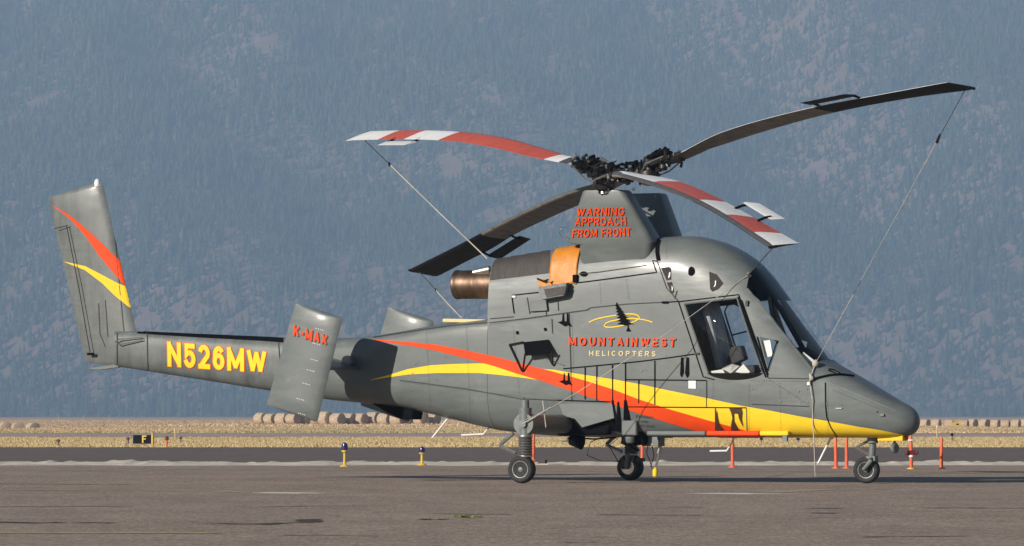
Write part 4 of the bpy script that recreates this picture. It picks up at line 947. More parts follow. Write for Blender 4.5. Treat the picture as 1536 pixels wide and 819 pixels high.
    if key == 'C': ta, tb2 = RAD * .64, RAD * .78
    if key == 'D': ta, tb2 = RAD * .60, RAD * .74
    dz = {'A': -.02, 'B': .05, 'C': -.03, 'D': .03}[key]; g0, g1 = {'A': (.03, .23), 'B': (.06, .27), 'C': (.07, .28), 'D': (.05, .25)}[key]
    fl = MB(); sec = [(0, 0), (.15, .012), (1, 0), (.15, -.012)]; rg = []
    for t in (ta, tb2):
        i = int((t - t0) / (t1 - t0) * N); _, a, e, nrm = fr[i]; chn = (e - a).normalized(); base = hub + d * t; q = e + d * (t - fr[i][0]); rg.append([q + chn * (g0 + (g1 - g0) * s) + nrm * (dz + h) for s, h in sec])
    fl.loft(rg); fo = fl.build('servo_flap', M_WHITE if key in 'AB' else M_BBLK, bo, 30)
    for t in (ta + .05, tb2 - .05):
        br = MB(); i = int((t - t0) / (t1 - t0) * N); _, a, e, nrm = fr[i]; chn = (e - a).normalized(); q = e + d * (t - fr[i][0])
        br.tube([q - chn * .06, q + chn * .04 + nrm * (dz * .8), q + chn * (g0 + .05) + nrm * dz], .017)
        br.build('flap_arm', M_BLACK, bo)
    cp = MB(); _, a, e, nrm = fr[N]; cp.tube([a, a.lerp(e, .25)], .02); cp.build('tip_fitting', M_DARK, bo)
    return d, perp, fr, bo
RES = {}
for k, lb in (('A', 'blade pointing to the tail, white and red bands on top'), ('B', 'blade drooping toward the nose, white and red bands on top'), ('C', 'dark blade hanging low over the tail boom'), ('D', 'dark blade raised past the nose')):
    RES[k] = blade(k, lb)
def hub(H, s, ka, kb, seed):
    rnd = random.Random(seed); ax = Vector((0, s * math.sin(R(15)), math.cos(R(15)))); da = RES[ka][0]; pa = RES[ka][1]
    b = MB(); b.cyl(H - ax * .26, H + ax * .05, .07, .065, 20); b.cyl(H - ax * .20, H - ax * .12, .15, .15, 20); b.cyl(H - ax * .235, H - ax * .18, .10, .13, 24); b.cyl(H - ax * .05, H + ax * .09, .11, .095, 18); b.cyl(H + ax * .09, H + ax * .13, .06, .05, 14)
    root = b.build('rotor_hub', M_DARK, heli, 30)
    b = MB(); b.cyl(H - ax * .265, H - ax * .235, .11, .10, 20); b.build('mast_seal', M_STEEL, root)
    for k in (ka, kb):
        d, pp, fr, bo = RES[k]; r0 = (fr[0][1] + fr[0][2]) / 2; dv = (r0 - H).normalized(); side = dv.cross(ax).normalized(); up = side.cross(dv)
        g = MB(); rot = Matrix((dv, side, up)).transposed()
        g.box(H + dv * .24, (.36, .17, .12), rot); g.cyl(H + dv * .36 + up * .12, H + dv * .36 - up * .12, .06, .06, 14); g.box(H + dv * .60, (.44, .13, .10), rot)
        g.cyl(H + dv * .62 - side * .11, H + dv * .62 + side * .11, .045, .045, 12)
        gr = g.build('blade_grip', M_DARK, root, 30, .008)
        for sgn in (-1, 1):
            m_ = MB(); m_.cyl(H + dv * .15 + side * sgn * .13 + up * .05, H + dv * .55 + side * sgn * .15 + up * .07, .03, .022, 10); m_.cyl(H + dv * .30 + side * sgn * .135 + up * .05, H + dv * .42 + side * sgn * .145 + up * .07, .046, .046, 12)
            m_.build('lag_damper', M_BLACK, gr, 30)
        m_ = MB(); m_.box(H + dv * .47 + up * .08 + side * .02, (.12, .09, .07), rot); m_.lathe([(-.05, .02), (-.03, .045), (.03, .045), (.05, .02)], H + dv * .40 + up * .10, side, 12); m_.build('droop_stop', M_BLACK, gr, 30, .01)
        m_ = MB(); m_.tube([H - ax * .15 + side * .12, H + dv * .22 + side * .19 - up * .06, H + dv * .58 + side * .14], .014); m_.tube([H - ax * .15 - side * .10, H + dv * .25 - side * .17 - up * .08, H + dv * .7 - side * .1], .011); m_.build('pitch_link', M_STEEL, gr)
        for j in range(30):
            m_ = MB(); c = H + dv * rnd.uniform(.05, .8) + side * rnd.uniform(-.15, .15) + up * rnd.uniform(-.12, .14); dd = Vector((rnd.gauss(0, 1), rnd.gauss(0, 1), rnd.gauss(0, 1))).normalized() * rnd.uniform(.015, .05)
            m_.cyl(c - dd, c + dd, rnd.uniform(.012, .03), None, 8); m_.build('hub_fitting', rnd.choice([M_DARK, M_DARK, M_BLACK, M_STEEL, M_GEAR]), root)
    for j in range(10):
        m_ = MB(); a = rnd.uniform(0, 6.28); q = Vector((math.cos(a), math.sin(a), 0)) * .11; m_.cyl(H - ax * rnd.uniform(.2, .3) + q, H + ax * rnd.uniform(-.05, .08) + q * 1.2, .013, None, 8); m_.build('control_rod', rnd.choice([M_DARK, M_STEEL, M_BLACK]), root)
hub(H_NEAR, -1, 'A', 'B', 1); hub(H_FAR, 1, 'C', 'D', 2)

# --- tail: fin, stabiliser, end plates
def airfoil(le, te, thick, nrm, n=9):
    out = []
    for k in range(2 * n):
        a = 2 * math.pi * k / (2 * n); x = .5 - .5 * math.cos(a); y = (1.6 * (math.sqrt(x) * .62 - .1 * x - .52 * x * x)) * (1 if math.sin(a) >= 0 else -1)
        out.append(le + (te - le) * x + nrm * (y * thick))
    return out
def surface(corners, thick, nrm, cap=.05, rows=8):
    """corners: LE bottom, TE bottom, TE top, LE top"""
    lb, tb_, tt_, lt = corners; rings = []; up = ((lt - lb) + (tt_ - tb_)).normalized()
    for k, t in [(.35, -cap / (lt - lb).length), (.75, -.6 * cap / (lt - lb).length)] + [(1, i / rows) for i in range(rows + 1)] + [(.75, 1 + .6 * cap / (lt - lb).length), (.35, 1 + cap / (lt - lb).length)]:
        le = lb.lerp(lt, t); te = tb_.lerp(tt_, t); m_ = (le + te) / 2; s = 1 if k == 1 else (.985 if k == .75 else .95)
        rings.append(airfoil(m_ + (le - m_) * s, m_ + (te - m_) * s, thick * k, nrm))
    b = MB(); b.loft(rings); return b
b = surface([P(216, 548, 0), P(127, 537, 0), P(74, 303, 0), P(155, 279, 0)], .11, Vector((0, 1, 0)), .07)
fin = b.build('tail_fin', M_GREYS, heli, 50)
_bm = bmesh.new(); _bm.from_mesh(fin.data); BVH_FIN = BVHTree.FromBMesh(_bm); _bm.free()
z1 = lambda x, y: (40 + x / 2.275, 240 + y / 2.275)
def band(name, up, lo, m):
    stripe(name, [z1(*p) for p in up], [z1(*p) for p in lo], m, fin, .006, 14, .8, BVH_FIN)
band('red_swoosh', [(90, 155), (150, 190), (210, 240), (270, 297), (326, 352), (338, 364)], [(90, 156), (150, 203), (200, 258), (250, 330), (300, 390), (338, 432)], M_RED)
band('yellow_swoosh', [(130, 347), (200, 362), (260, 393), (310, 420), (340, 432), (354, 438)], [(130, 348), (200, 376), (260, 422), (300, 462), (354, 506)], M_YEL)
stroke('fin_panel_edge', [[(170, 333), (186, 497)], [(148, 455), (150, 500), (158, 520)], [(158, 450), (162, 505)]], 1.1, M_LINE2, fin, .006, BVH_FIN)
b = MB(); b.tube([P(100, 339, -.08), P(118, 430, -.09), P(135, 528, -.09)], .006); b.tube([P(82, 343, -.08), P(102, 338, -.08)], .005); rd = b.build('rudder_rod', M_DARK, fin)
b = MB(); b.box(P(136, 531, -.09), (.10, .03, .035)); b.build('rudder_horn', M_BLACK, fin, 0)
b = MB(); b.lathe([(-.05, .04), (0, .045), (.04, .03), (.055, .005)], P(146, 274, 0), (0, 0, 1), 14); b.build('tail_beacon', M_WHITE, fin)
b = MB(); b.prism([P(u, v, -.04) for u, v in ((127, 553), (176, 546), (178, 551), (150, 555))], (0, .08, 0)); b.build('tail_bumper', M_GREY, fin, 0, .006)
b = MB(); b.tube([P(173, 513, -.15), P(178, 509, -.17), P(213, 506, -.17), P(214, 510, -.17), P(178, 517, -.17), P(173, 513, -.15)], .008); b.build('grab_handle', M_STEEL, boomo)
stroke('boom_panel_edge', [[(221, 500), (222, 556)], [(176, 500), (176, 550)], [(418, 514), (424, 588)]], 1.1, M_LINE2, boomo, .011)
YP = 1.42
cr = [P(u, v, -YP) for u, v in ((477, 629), (401, 603), (442, 459), (513, 481))]
pl_ = []
for s in (-1, 1):
    b = surface([Vector((c.x, s * YP, c.z)) for c in cr], .125, Vector((0, 1, 0)), .04); pl_.append(b.build('end_plate', M_GREY, heli, 50))
_bm = bmesh.new(); _bm.from_mesh(pl_[0].data); BVH_EP = BVHTree.FromBMesh(_bm); _bm.free()
text('type_shadow', 'K-MAX', (441.8, 487.8), (492.8, 503.3), (490.8, 518.8), (440.8, 503.8), M_LINE2, pl_[0], .005, .22, BVH_EP, .2, .03)
text('type_text', 'K-MAX', (441, 487), (492, 502.5), (490, 518), (440, 503), M_RED, pl_[0], .009, .22, BVH_EP, .2)
sp = []
for (u, v) in ((479, 492), (474, 514), (471, 538), (466, 554), (459, 574), (450, 597), (452, 619)):
    for k in range(4): a = u - 5 + k * 3.2 + random.uniform(-.5, .5); c = v + k * .9; sp.append([(a, c), (a + 1.6, c + .3), (a + 1.6, c + 1.1), (a, c + .9)])
patch('rivet_glints', sp, M_WHITE, pl_[0], .006, BVH_EP, True)['kind'] = 'stuff'
mid = (cr[0] + cr[1] + cr[2] + cr[3]) / 4; chd = (cr[0] - cr[1]).normalized()
b = MB(); rings = []
for y in np.linspace(-YP, YP, 9): c0 = Vector((mid.x, y, mid.z)); rings.append(airfoil(c0 + chd * .34 - Vector((0, 0, 0)), c0 - chd * .30, .09, Vector((-chd.z, 0, chd.x))))
b.loft(rings); stab = b.build('stabiliser', M_GREY, heli, 50)
b = MB(); b.cyl((mid.x + .18, -.55, mid.z + .02), (mid.x + .18, .55, mid.z + .02), .075, .075, 18); b.build('stabiliser_pivot', M_STEEL, stab)
# belly fairing under the boom root, its shade put in as black colour
b = MB(); b.prism([P(u, v, -.16) for u, v in ((525, 596), (555, 604), (580, 619), (600, 628), (618, 629.5), (621, 612), (621, 600))], (0, .32, 0)); b.build('belly_fairing', M_BLACK, heli, 0, .02)

# --- belly: antennas, rails, hook, lamp, fairings
def antenna(pts, r, m=M_WHITE):
    b = MB(); b.tube(pts, r); b.lathe([(0, .03), (-.03, .02)], pts[0], (0, 0, 1), 10); return b.build('belly_antenna', m, heli)
antenna([P(673, 625.5, -.12), P(660, 642, -.12), P(648, 657, -.12)], .012); antenna([P(736, 631.5, -.1) + Vector((0, 0, .02)), P(733, 642, -.1), P(725, 651, -.1), P(692, 652.5, -.1)], .012)
antenna([P(1100.5, 655, -.1), P(1098, 664, -.1), P(1090, 676, -.1), P(1065, 676.5, -.1)], .012); antenna([P(1247, 655.5, 0), P(1238, 673, 0), P(1227, 695, 0)], .014)
YR = -.44
def rail(u0, u1, m, nm):
    a, c = P(u0, 650, YR), P(u1, 650, YR); b = MB(); b.box((a + c) / 2, (c.x - a.x, .08, .065)); return b.build(nm, m, heli, 0, .022)
rail(971, 1060, M_GREY, 'belly_rail'); rail(1060.5, 1140, M_RED, 'belly_rail'); rail(1140.5, 1184, M_YEL, 'belly_rail')
b = MB(); q = P(1178, 658, YR); b.box(q, (.06, .05, .07)); b.build('drain_mast', M_GEAR, heli, 0)
b = MB(); a, c = P(1316, 655.5, -.12), P(1354, 655.5, -.12); b.box((a + c) / 2 + Vector((0, .10, 0)), (c.x - a.x, .20, .10)); b.build('nose_light_box', M_YEL, heli, 0, .008)
b = MB(); b.box(P(1357, 655.5, 0), (.07, .1, .07)); b.build('nose_bracket', M_RED, heli, 0, .008)
b = MB(); q = P(1342, 672, 0); b.lathe([(-.03, .055), (-.015, .07), (.015, .07), (.03, .055)], q, (.95, -.3, 0), 20); b.cyl(q + Vector((0, 0, .05)), q + Vector((0, 0, .13)), .015); b.build('tow_light', M_GEAR, heli)
for ob in [heli.children[-1]]: ob.scale = (1, 1, 1)
b = MB(); q = P(865, 660, -.25); b.cyl(q + Vector((-.09, 0, 0)), q + Vector((.08, 0, -.03)), .065, .10, 18); b.cyl(q, q + Vector((-.02, .1, .16)), .03); lm = b.build('landing_lamp', M_BLACK, heli)
b = MB(); b.cyl(q + Vector((-.095, 0, 0)), q + Vector((-.13, 0, .004)), .05, .03, 14); b.build('lamp_tail', M_STEEL, lm)
b = MB(); b.cyl(P(850, 661, -.25), P(842, 662, -.25), .012); b.build('lamp_plug', M_GEAR, lm)
# sponson fairing over the gear beam
b = MB(); V = [P(u, v, -.592) for u, v in ((838, 606), (918, 606), (921, 627), (873, 641), (862, 628), (846, 624))]
W = [Vector((p.x, -.42, p.z)) for p in V]; n = len(V); b.add(V + W, [tuple(range(n)), tuple(range(2 * n - 1, n - 1, -1))] + [(k, n + k, n + (k + 1) % n, (k + 1) % n) for k in range(n)]); b.build('gear_fairing', M_GREY, heli, 0)
# gear beam
ZB = P(800, 636, -1.7).z; XM = P(786, 636, -1.78).x
b = MB(); b.cyl((XM, -1.72, ZB), (XM, 1.72, ZB), .125, .125, 28); gb = b.build('gear_beam', M_GEAR, heli)
b = MB(); b.prism([(XM - .25, -.5, ZB + .18), (XM + .75, -.5, ZB + .18), (XM + .62, -.5, ZB - .14), (XM - .10, -.5, ZB - .16)], (0, 1.0, 0)); b.build('gear_bay', M_BLACK, gb, 0, .03)
M_RIM = mat('dull_rim', (.22, .22, .215), .5, .4, noise=.35, scale=20)
def wheel(c, r, wd, parent, steer=0.0, side=-1):
    ax = Vector((math.sin(steer), side * math.cos(steer), 0)); w2 = wd / 2
    t = MB(); t.lathe([(-w2 * .75, r * .58), (-w2 * .95, r * .72), (-w2, r * .84), (-w2 * .82, r * .945), (-w2 * .45, r * .99), (0, r), (w2 * .45, r * .99), (w2 * .82, r * .945), (w2, r * .84), (w2 * .95, r * .72), (w2 * .75, r * .58)], c, ax, 40); ty = t.build('tyre', M_RUB, parent, 50)
    m_ = MB(); m_.lathe([(w2 * .2, 0), (w2 * .2, r * .30), (w2 * .62, r * .36), (w2 * .70, r * .44), (w2 * .5, r * .5), (w2 * .82, r * .57), (w2 * .84, r * .62), (w2 * .6, r * .62), (-w2 * .8, r * .60), (-w2 * .8, 0)], c, ax, 32); m_.build('rim', M_RIM, parent, 30)
    m_ = MB(); m_.lathe([(w2 * .1, r * .22), (w2 * .72, r * .20), (w2 * .80, r * .12), (w2 * .80, 0)], c, ax, 20); m_.build('hub_cap', M_GEAR, parent, 30)
    m_ = MB()
    for k in range(6): a = k * math.pi / 3; q = Vector((math.cos(a), 0, math.sin(a))); m_.cyl(Vector(c) + ax * (w2 * .5) + q * r * .40, Vector(c) + ax * (w2 * .76) + q * r * .40, r * .035, None, 8)
    m_.build('wheel_bolts', M_DARK, parent)['kind'] = 'stuff'
M_STEELD = mat('dull_steel', (.16, .155, .15), .45, .6, noise=.3, scale=20)
def main_gear(s):
    cw = P(783, 704, -1.78); RW = cw.z if True else .178; c = Vector((cw.x, s * 1.78, RW)); top = P(786, 600, -1.70).z
    def q(u, v, Y=-1.74): p = P(u, v, Y); return Vector((p.x, s * abs(p.y), p.z))
    b = MB(); b.cyl((XM, s * 1.74, top), (XM, s * 1.74, ZB + .20), .05, .055, 16); b.cyl((XM, s * 1.74, ZB + .21), (XM, s * 1.74, ZB - .17), .085, .08, 18)
    b.cyl((XM, s * 1.62, ZB), (XM, s * 1.80, ZB), .14, .14, 28); b.cyl((XM, s * 1.80, ZB), (XM, s * 1.84, ZB), .05, .05, 14)
    z0 = q(785, 655).z; z1_ = q(785, 683).z
    g = b.build('main_gear_leg', M_GEAR, heli, 30)
    b = MB(); n = 7; b.lathe([(h_, (.098 if k % 2 else .082)) for k, h_ in enumerate(np.linspace(0, z1_ - z0, 2 * n + 1))], (XM, s * 1.74, z0), (0, 0, 1), 24); b.build('oleo_bellows', M_STEELD, g, 30)
    b = MB(); b.cyl((XM, s * 1.74, z1_), (XM, s * 1.74, z1_ - .02), .1, .1, 22); b.build('bellows_clamp', M_STEEL, g); b = MB(); b.cyl((XM, s * 1.74, z0), (XM, s * 1.74, z0 + .02), .1, .1, 22); b.build('bellows_clamp', M_STEEL, g)
    b = MB(); b.box((XM + .0, s * 1.74, z1_ - .06), (.12, .12, .12)); b.cyl((XM - .01, s * 1.66, RW + .18), (c.x, s * 1.66, RW), .04, .04); b.cyl((c.x, s * 1.64, RW), (c.x, s * 1.80, RW), .03, .03); b.build('axle_fork', M_GEAR, g, 30, .01)
    b = MB(); b.tube([q(770, 650), q(758, 660), q(749.5, 668)], .024); b.build('torque_link', M_GEAR, g); b = MB(); b.tube([q(749.5, 669), q(760, 674), q(774, 680)], .026); b.build('torque_link', M_STEEL, g)
    b = MB(); b.box((c.x + .22, s * 1.62, RW + .10), (.10, .07, .05)); b.build('brake_lug', M_DARK, g, 0)
    wheel(c, RW, .15, g, 0, s)
    b = MB(); b.lathe([(0, .02), (0, .095), (.025, .095), (.025, .02)], (c.x, s * (1.78 - .10), RW), (0, s, 0), 24); b.build('brake_disc', M_STEEL, g, 30)
    b = MB(); b.box((c.x - .06, s * 1.66, RW + .05), (.10, .06, .13), Matrix.Rotation(R(35), 3, 'Y')); b.build('brake_caliper', M_DARK, g, 0, .01)
    if s > 0:
        b = MB(); b.tube([(XM - .02, 1.62, ZB - .10), (XM - .26, 1.58, ZB - .30), (XM - .12, 1.6, RW + .06)], .007); b.build('brake_hose', M_BLACK, g)
        b = MB(); b.tube([(XM - .02, 1.60, ZB - .05), (XM - .5, 1.5, ZB - .25), (XM - .55, 1.5, RW + .16), (XM - .35, 1.55, RW + .08), (XM - .12, 1.6, RW + .08)], .006); b.build('brake_hose', M_BLACK, g)
    return g
main_gear(-1); main_gear(1)
# nose gear
cn = P(1300, 705, 0); g0 = P(1309, 655, 0)
b = MB(); b.cyl((g0.x, 0, g0.z + .1), (g0.x, 0, P(1309, 665, 0).z), .075, .07, 18); b.cyl((g0.x, 0, P(1309, 665, 0).z), (g0.x - .01, 0, P(1309, 685, 0).z), .045, .045, 16); b.box((g0.x - .01, 0, P(1309, 688, 0).z), (.13, .12, .07))
ng = b.build('nose_gear_leg', M_GEAR, heli, 30, .006)
for s in (-1, 1):
    b = MB(); b.tube([(g0.x + .0, s * .07, P(1309, 688, 0).z), (cn.x + .10, s * .105, cn.z + .13), (cn.x, s * .105, cn.z)], .03, 8); b.build('nose_fork', M_GEAR, ng)
b = MB(); b.tube([P(1304, 661, 0), P(1294, 666, 0), P(1284, 671, 0)], .018); b.build('torque_link', M_GEAR, ng); b = MB(); b.tube([P(1284, 671, 0), P(1294, 677, 0), P(1305, 683, 0)], .018); b.build('torque_link', M_STEEL, ng)
wheel(Vector((cn.x, 0, cn.z)), cn.z, .14, ng, R(8), -1)
# cargo hook under the belly
q = P(980, 662, -.15)
b = MB(); b.box(q, (.24, .22, .13)); b.box(q + Vector((.08, .02, .09)), (.3, .26, .09)); ck = b.build('cargo_hook_mount', M_GEAR, heli, 0, .01)
b = MB(); b.tube([P(991, 668, -.15), P(988, 683, -.15), P(984, 700, -.15)], .016); b.cyl(P(990, 670, -.15), P(987.5, 680, -.15), .03, .025); b.build('hook_link', M_STEEL, ck)
b = MB(); b.lathe([(0, .012), (.02, .032), (.09, .034), (.12, .02), (.13, .01)], P(982.5, 716, -.15), (.03, 0, 1), 14); b.build('hook_grip', M_YEL, ck)
for pts in ([(972, 664), (970, 680), (975, 692), (978, 702), (983, 704)], [(978, 667), (981, 684), (976, 700)]):
    b = MB(); b.tube([P(u, v, -.15) for u, v in pts], .006); b.build('hook_cable', M_BLACK, ck)
b = MB(); b.box(P(945, 642, -.50), (.22, .08, .20)); b.cyl(P(945, 655, -.52), P(945, 665, -.52), .07, .05); b.build('belly_pod', M_GREY, heli, 0, .02)
b = MB(); q = P(957, 655, -.2); b.box(q, (.34, .4, .22)); b.build('belly_box', M_BLACK, heli, 0, .04)
b = MB(); b.tube([P(868, 657, -.3), P(890, 658.5, -.3), P(925, 656, -.3)], .012); b.tube([P(932, 664, .2), P(940, 662, .2), P(950, 672, .6), P(957, 675, 1.0)], .022); b.build('belly_hose', M_BLACK, heli)

# ------------------------------------------------------------------ tie-down ropes (things of their own)
def rope(pts, r, m, label, sag=.02, name='tie_down_rope'):
    Q = []
    for a, c in zip(pts[:-1], pts[1:]):
        for k in range(14): t = k / 14; p = a.lerp(c, t); p.z -= sag * (c - a).length * .25 * 4 * t * (1 - t); Q.append(p)
    Q.append(pts[-1]); b = MB(); b.tube(Q, r, 6); o = b.build(name, m, None, 60); o.matrix_world = MI.inverted(); tag(o, label, 'rope', 'ropes holding the rotor blades'); return o
tipA = RES['A'][2][-4]; tipB = RES['B'][2][-1]; tipC = RES['C'][2][-2]; tipD = RES['D'][2][-2]
def lowpt(f, k): return f[1].lerp(f[2], k) - f[3] * .02
aA = lowpt(RES['A'][2][-6], .95); eA = P(731, 388, -.40); mA = P(597, 245, aA.y + (eA.y - aA.y) * .2)
def frac(a, c, t): return a.lerp(c, t)
jA = frac(aA, eA, .21)
rope([aA, jA], .007, M_ROPED, 'thin dark cord at the tip of the banded blade over the tail', 0)
rope([jA, eA], .0085, M_ROPE, 'pale rope slanting from the banded rear blade to the engine cowling', .004)
aC = lowpt(tipC, .3); eC = P(692, 476, -.2); jC = frac(aC, eC, .42)
rope([aC, jC], .006, M_ROPED, 'thin dark cord hanging from the low dark blade tip', 0); rope([jC, eC], .010, M_ROPE, 'short pale rope running down to the rear deck plank', .01)
aD = lowpt(tipD, .15); kn = hit(1222, 547, .03); jD = frac(aD, kn, .17)
rope([aD, jD], .005, M_ROPED, 'thin dark cord under the tip of the raised dark blade', 0); rope([jD, kn], .0042, M_ROPE, 'long pale rope from the raised blade tip to the nose', .006)
kd = P(1220, 578, -.50)
rope([kn, hit(1218, 560, .025), hit(1215, 574, .04), hit(1219.5, 600, .03), hit(1220.5, 640, .03), P(1221, 660, -.5), P(1223, 714, -.5)], .0075, M_ROPE, 'loose rope end hanging straight down beside the nose', 0)
for prof_, at_, ax_, lb in (([(-.05, .01), (-.03, .04), (.02, .045), (.05, .012)], kn, (.3, 0, 1), 'upper lumpy rope knot at the foot of the windshield'), ([(-.05, .01), (-.02, .035), (.05, .012)], hit(1217, 566, .03), (-.4, 0, 1), 'lower rope knot just above the black nose strap')):
    b = MB(); b.lathe(prof_, at_, ax_, 10); o = b.build('rope_knot', M_ROPE, None, 60); o.matrix_world = MI.inverted(); tag(o, lb, 'knot', 'rope knots at the nose')
aB = lowpt(tipB, .1); hk = hit(1122, 414, .03); jB = frac(aB, hk, .5)
rope([aB, jB, hk], .007, M_ROPED, 'short dark cord from the drooping front blade to the canopy', 0)
gl = P(784, 632, -1.83)
rope([hk, P(1000, 500, -1.05), P(870, 586, -1.5), P(826, 612, -1.7), gl], .0048, M_ROPE, 'long rope slanting across the fuselage side to the main gear leg', .0)
rope([P(826, 611, -1.72), P(803, 625, -1.82), gl + Vector((0, -.01, -.03))], .008, M_ROPE, 'doubled rope wound round the main gear leg', 0)
rope([P(814, 601, -1.74), P(816, 615, -1.74), P(819, 641, -1.74)], .008, M_ROPE, 'short frayed rope end hanging beside the main gear leg', 0)
b = MB(); b.cyl(hk + Vector((0, .03, -.02)), hk + Vector((0, -.03, .02)), .025, .018, 10); b.build('canopy_hook', M_STEEL, heli)
for (j, p) in ((jA, 'A'), (jC, 'C'), (jD, 'D')):
    b = MB(); dv = (RES[p][2][-4][1] - j).normalized(); b.cyl(j - dv * .06, j + dv * .07, .02, .014, 10); o = b.build('rope_shackle', M_DARK, None); o.matrix_world = MI.inverted()
    tag(o, {'A': 'dark shackle joining cord and rope left of the exhaust', 'C': 'dark shackle on the rope above the rear deck', 'D': 'dark shackle on the long nose rope near the raised tip'}[p], 'shackle', 'rope shackles')

# ------------------------------------------------------------------ airfield furniture
def place(u, v): p = gpt(u, v); return Vector((p.x, p.y, 0))
def edge_light(u, v, h, label):
    p = place(u, v); e = empty('taxiway_light', p); tag(e, label, 'taxiway light', 'blue taxiway edge lights')
    b = MB(); b.cyl((0, 0, 0), (0, 0, .03), .09, .06, 16); b.cyl((0, 0, .03), (0, 0, h * .62), .028, .022, 12); b.build('stem', M_YMET, e)
    b = MB(); b.cyl((0, 0, h * .60), (0, 0, h * .68), .05, .055, 16); b.build('collar', M_YMET, e)
    b = MB(); b.lathe([(0, .052), (h * .16, .055), (h * .26, .045), (h * .32, .012)], (0, 0, h * .68), (0, 0, 1), 18); b.build('lens', M_BLUE, e)
edge_light(517, 700, .42, 'yellow post taxiway light with blue lens, the nearer one left of the wheel'); edge_light(633, 698, .335, 'smaller yellow post taxiway light with blue lens below the white antenna')
def stake(u, v, h, label, extra=False):
    p = place(u, v); e = empty('marker_stake', p, random.uniform(-.3, .3)); tag(e, label, 'marker stake', 'orange marker stakes along the taxiway')
    b = MB(); b.lathe([(0, .036), (.02, .038), (.03, .03), (h * .55, .028), (h * .58, .030), (h * .93, .026), (h, .012)], (0, 0, 0), (random.uniform(-.02, .02), 0, 1), 12); b.build('post', M_STAKE, e)
    b = MB(); b.cyl((0, 0, 0), (0, 0, .018), .075, .07, 14); b.build('foot', M_STAKE if not extra else M_YMET, e)
    if extra:
        b = MB(); b.box((0, 0, h * .45), (.17, .06, .08)); b.lathe([(-.03, .02), (0, .05), (.03, .02)], (.09, -.01, h * .46), (1, 0, 0), 10); b.lathe([(-.03, .02), (0, .05), (.03, .02)], (-.09, -.01, h * .46), (1, 0, 0), 10); b.build('flag_bundle', mat('maroon_cloth', (.12, .012, .014), .8), e, 0, .01)
        b = MB(); b.cyl((0, 0, h * .33), (0, 0, h * .385), .042, .042, 12); b.cyl((0, 0, h * .78), (0, 0, h * .81), .06, .06, 12); b.build('white_band', M_WHITE, e)
stake(800, 691, .60, 'orange marker stake behind the near main gear leg'); stake(963, 696, .58, 'orange marker stake behind the far main wheel'); stake(1099, 701, .55, 'orange marker stake below the oil drips'); stake(1254, 702.5, .53, 'left one of the orange stake pair behind the nose wheel')
stake(1270, 702.5, .53, 'right one of the orange stake pair behind the nose wheel'); stake(1367, 703.5, .60, 'orange stake with maroon bundle and white band under the nose tip', True); stake(1412, 703, .53, 'rightmost orange marker stake, clear of the nose')
# taxiway sign
p = place(214.5, 668.2); sg = empty('taxiway_sign', p, R(-14)); tag(sg, 'small black taxiway sign with a yellow letter F in the dry grass', 'sign')
b = MB(); b.box((0, 0, .19), (.58, .16, .27)); bx_ = b.build('sign_box', mat('matt_black', (.008, .008, .008), .95, spec=.1), sg, 0, .01)
b = MB(); b.box((0, -.084, .045), (.60, .02, .02)); b.box((0, -.084, .325), (.60, .02, .02)); b.box((-.29, -.084, .19), (.02, .02, .29)); b.build('sign_frame', M_GEAR, sg, 0)
b = MB(); b.box((.31, -.03, .19), (.045, .12, .34)); b.build('end_post', M_YMET, sg, 0)
for x in (-.2, .2): b = MB(); b.cyl((x, 0, 0), (x, 0, .07), .02); b.build('sign_leg', M_DARK, sg)
b = MB(); 
for c, s in (((.02, -.087, .19), (.045, .008, .22)), ((.085, -.087, .28), (.10, .008, .04)), ((.075, -.087, .195), (.08, .008, .036))): b.box(c, s)
b.build('letter', M_YMET, sg, 0)
p = place(1428, 653.6); s2 = empty('yellow_sign', (p.x * 1.32, p.y * 1.32, 0), 0); s2.location = ((1434 - CU) / FPX * 470, 470, gz(36.6, 470) + .05); tag(s2, 'tiny yellow sign board by the far right hay bales', 'sign')
b = MB(); b.box((0, 0, .18), (.85, .1, .30)); b.build('board', M_YMET, s2, 0, .01); b = MB(); b.box((.12, -.054, .18), (.22, .006, .12)); b.build('marking', M_BLACK, s2, 0)
for x in (-.3, .3): b = MB(); b.cyl((x, 0, -.2), (x, 0, .05), .03); b.build('post', M_DARK, s2)
def runway_light(u, v, h, label, m1, m2):
    p = place(u, v); e = empty('runway_light', p); tag(e, label, 'runway light', 'small lights and markers in the dry grass')
    b = MB(); b.cyl((0, 0, -.02), (0, 0, h * .6), .035, .03, 10); b.build('stem', m1, e); b = MB(); b.lathe([(0, .055), (h * .25, .06), (h * .4, .02)], (0, 0, h * .6), (0, 0, 1), 12); b.build('lens', m2, e)
M_BRN = mat('brown_lens', (0.10, 0.05, 0.03), .4)
runway_light(87.5, 669, .20, 'small dark light alone in the grass at far left', M_GEAR, M_BRN); runway_light(192, 667, .24, 'small dark light just left of the taxiway sign', M_GEAR, M_BRN)
runway_light(250, 669.5, .30, 'orange stemmed light right of the taxiway sign', M_STAKE, M_BRN); runway_light(271, 664, .20, 'small brown light second to the right of the taxiway sign', M_GEAR, M_BRN)
runway_light(1428, 660, .26, 'small dark light in the grass right of the last orange stake', M_GEAR, M_BLACK); runway_light(1142, 664, .16, 'tiny dark light under the belly rail', M_GEAR, M_BLACK); runway_light(1197, 664, .16, 'tiny dark light left of the nose wheel in the grass', M_GEAR, M_BLACK)
p = place(262.5, 658); wp = empty('white_marker_post', p); tag(wp, 'thin pale marker post on the runway edge behind the taxiway sign', 'marker post')
b = MB(); b.cyl((0, 0, 0), (0, 0, .28), .02); b.build('lower_post', M_CREAM, wp); b = MB(); b.cyl((0, 0, .28), (0, 0, .42), .028, .02); b.build('upper_post', M_CREAM, wp)
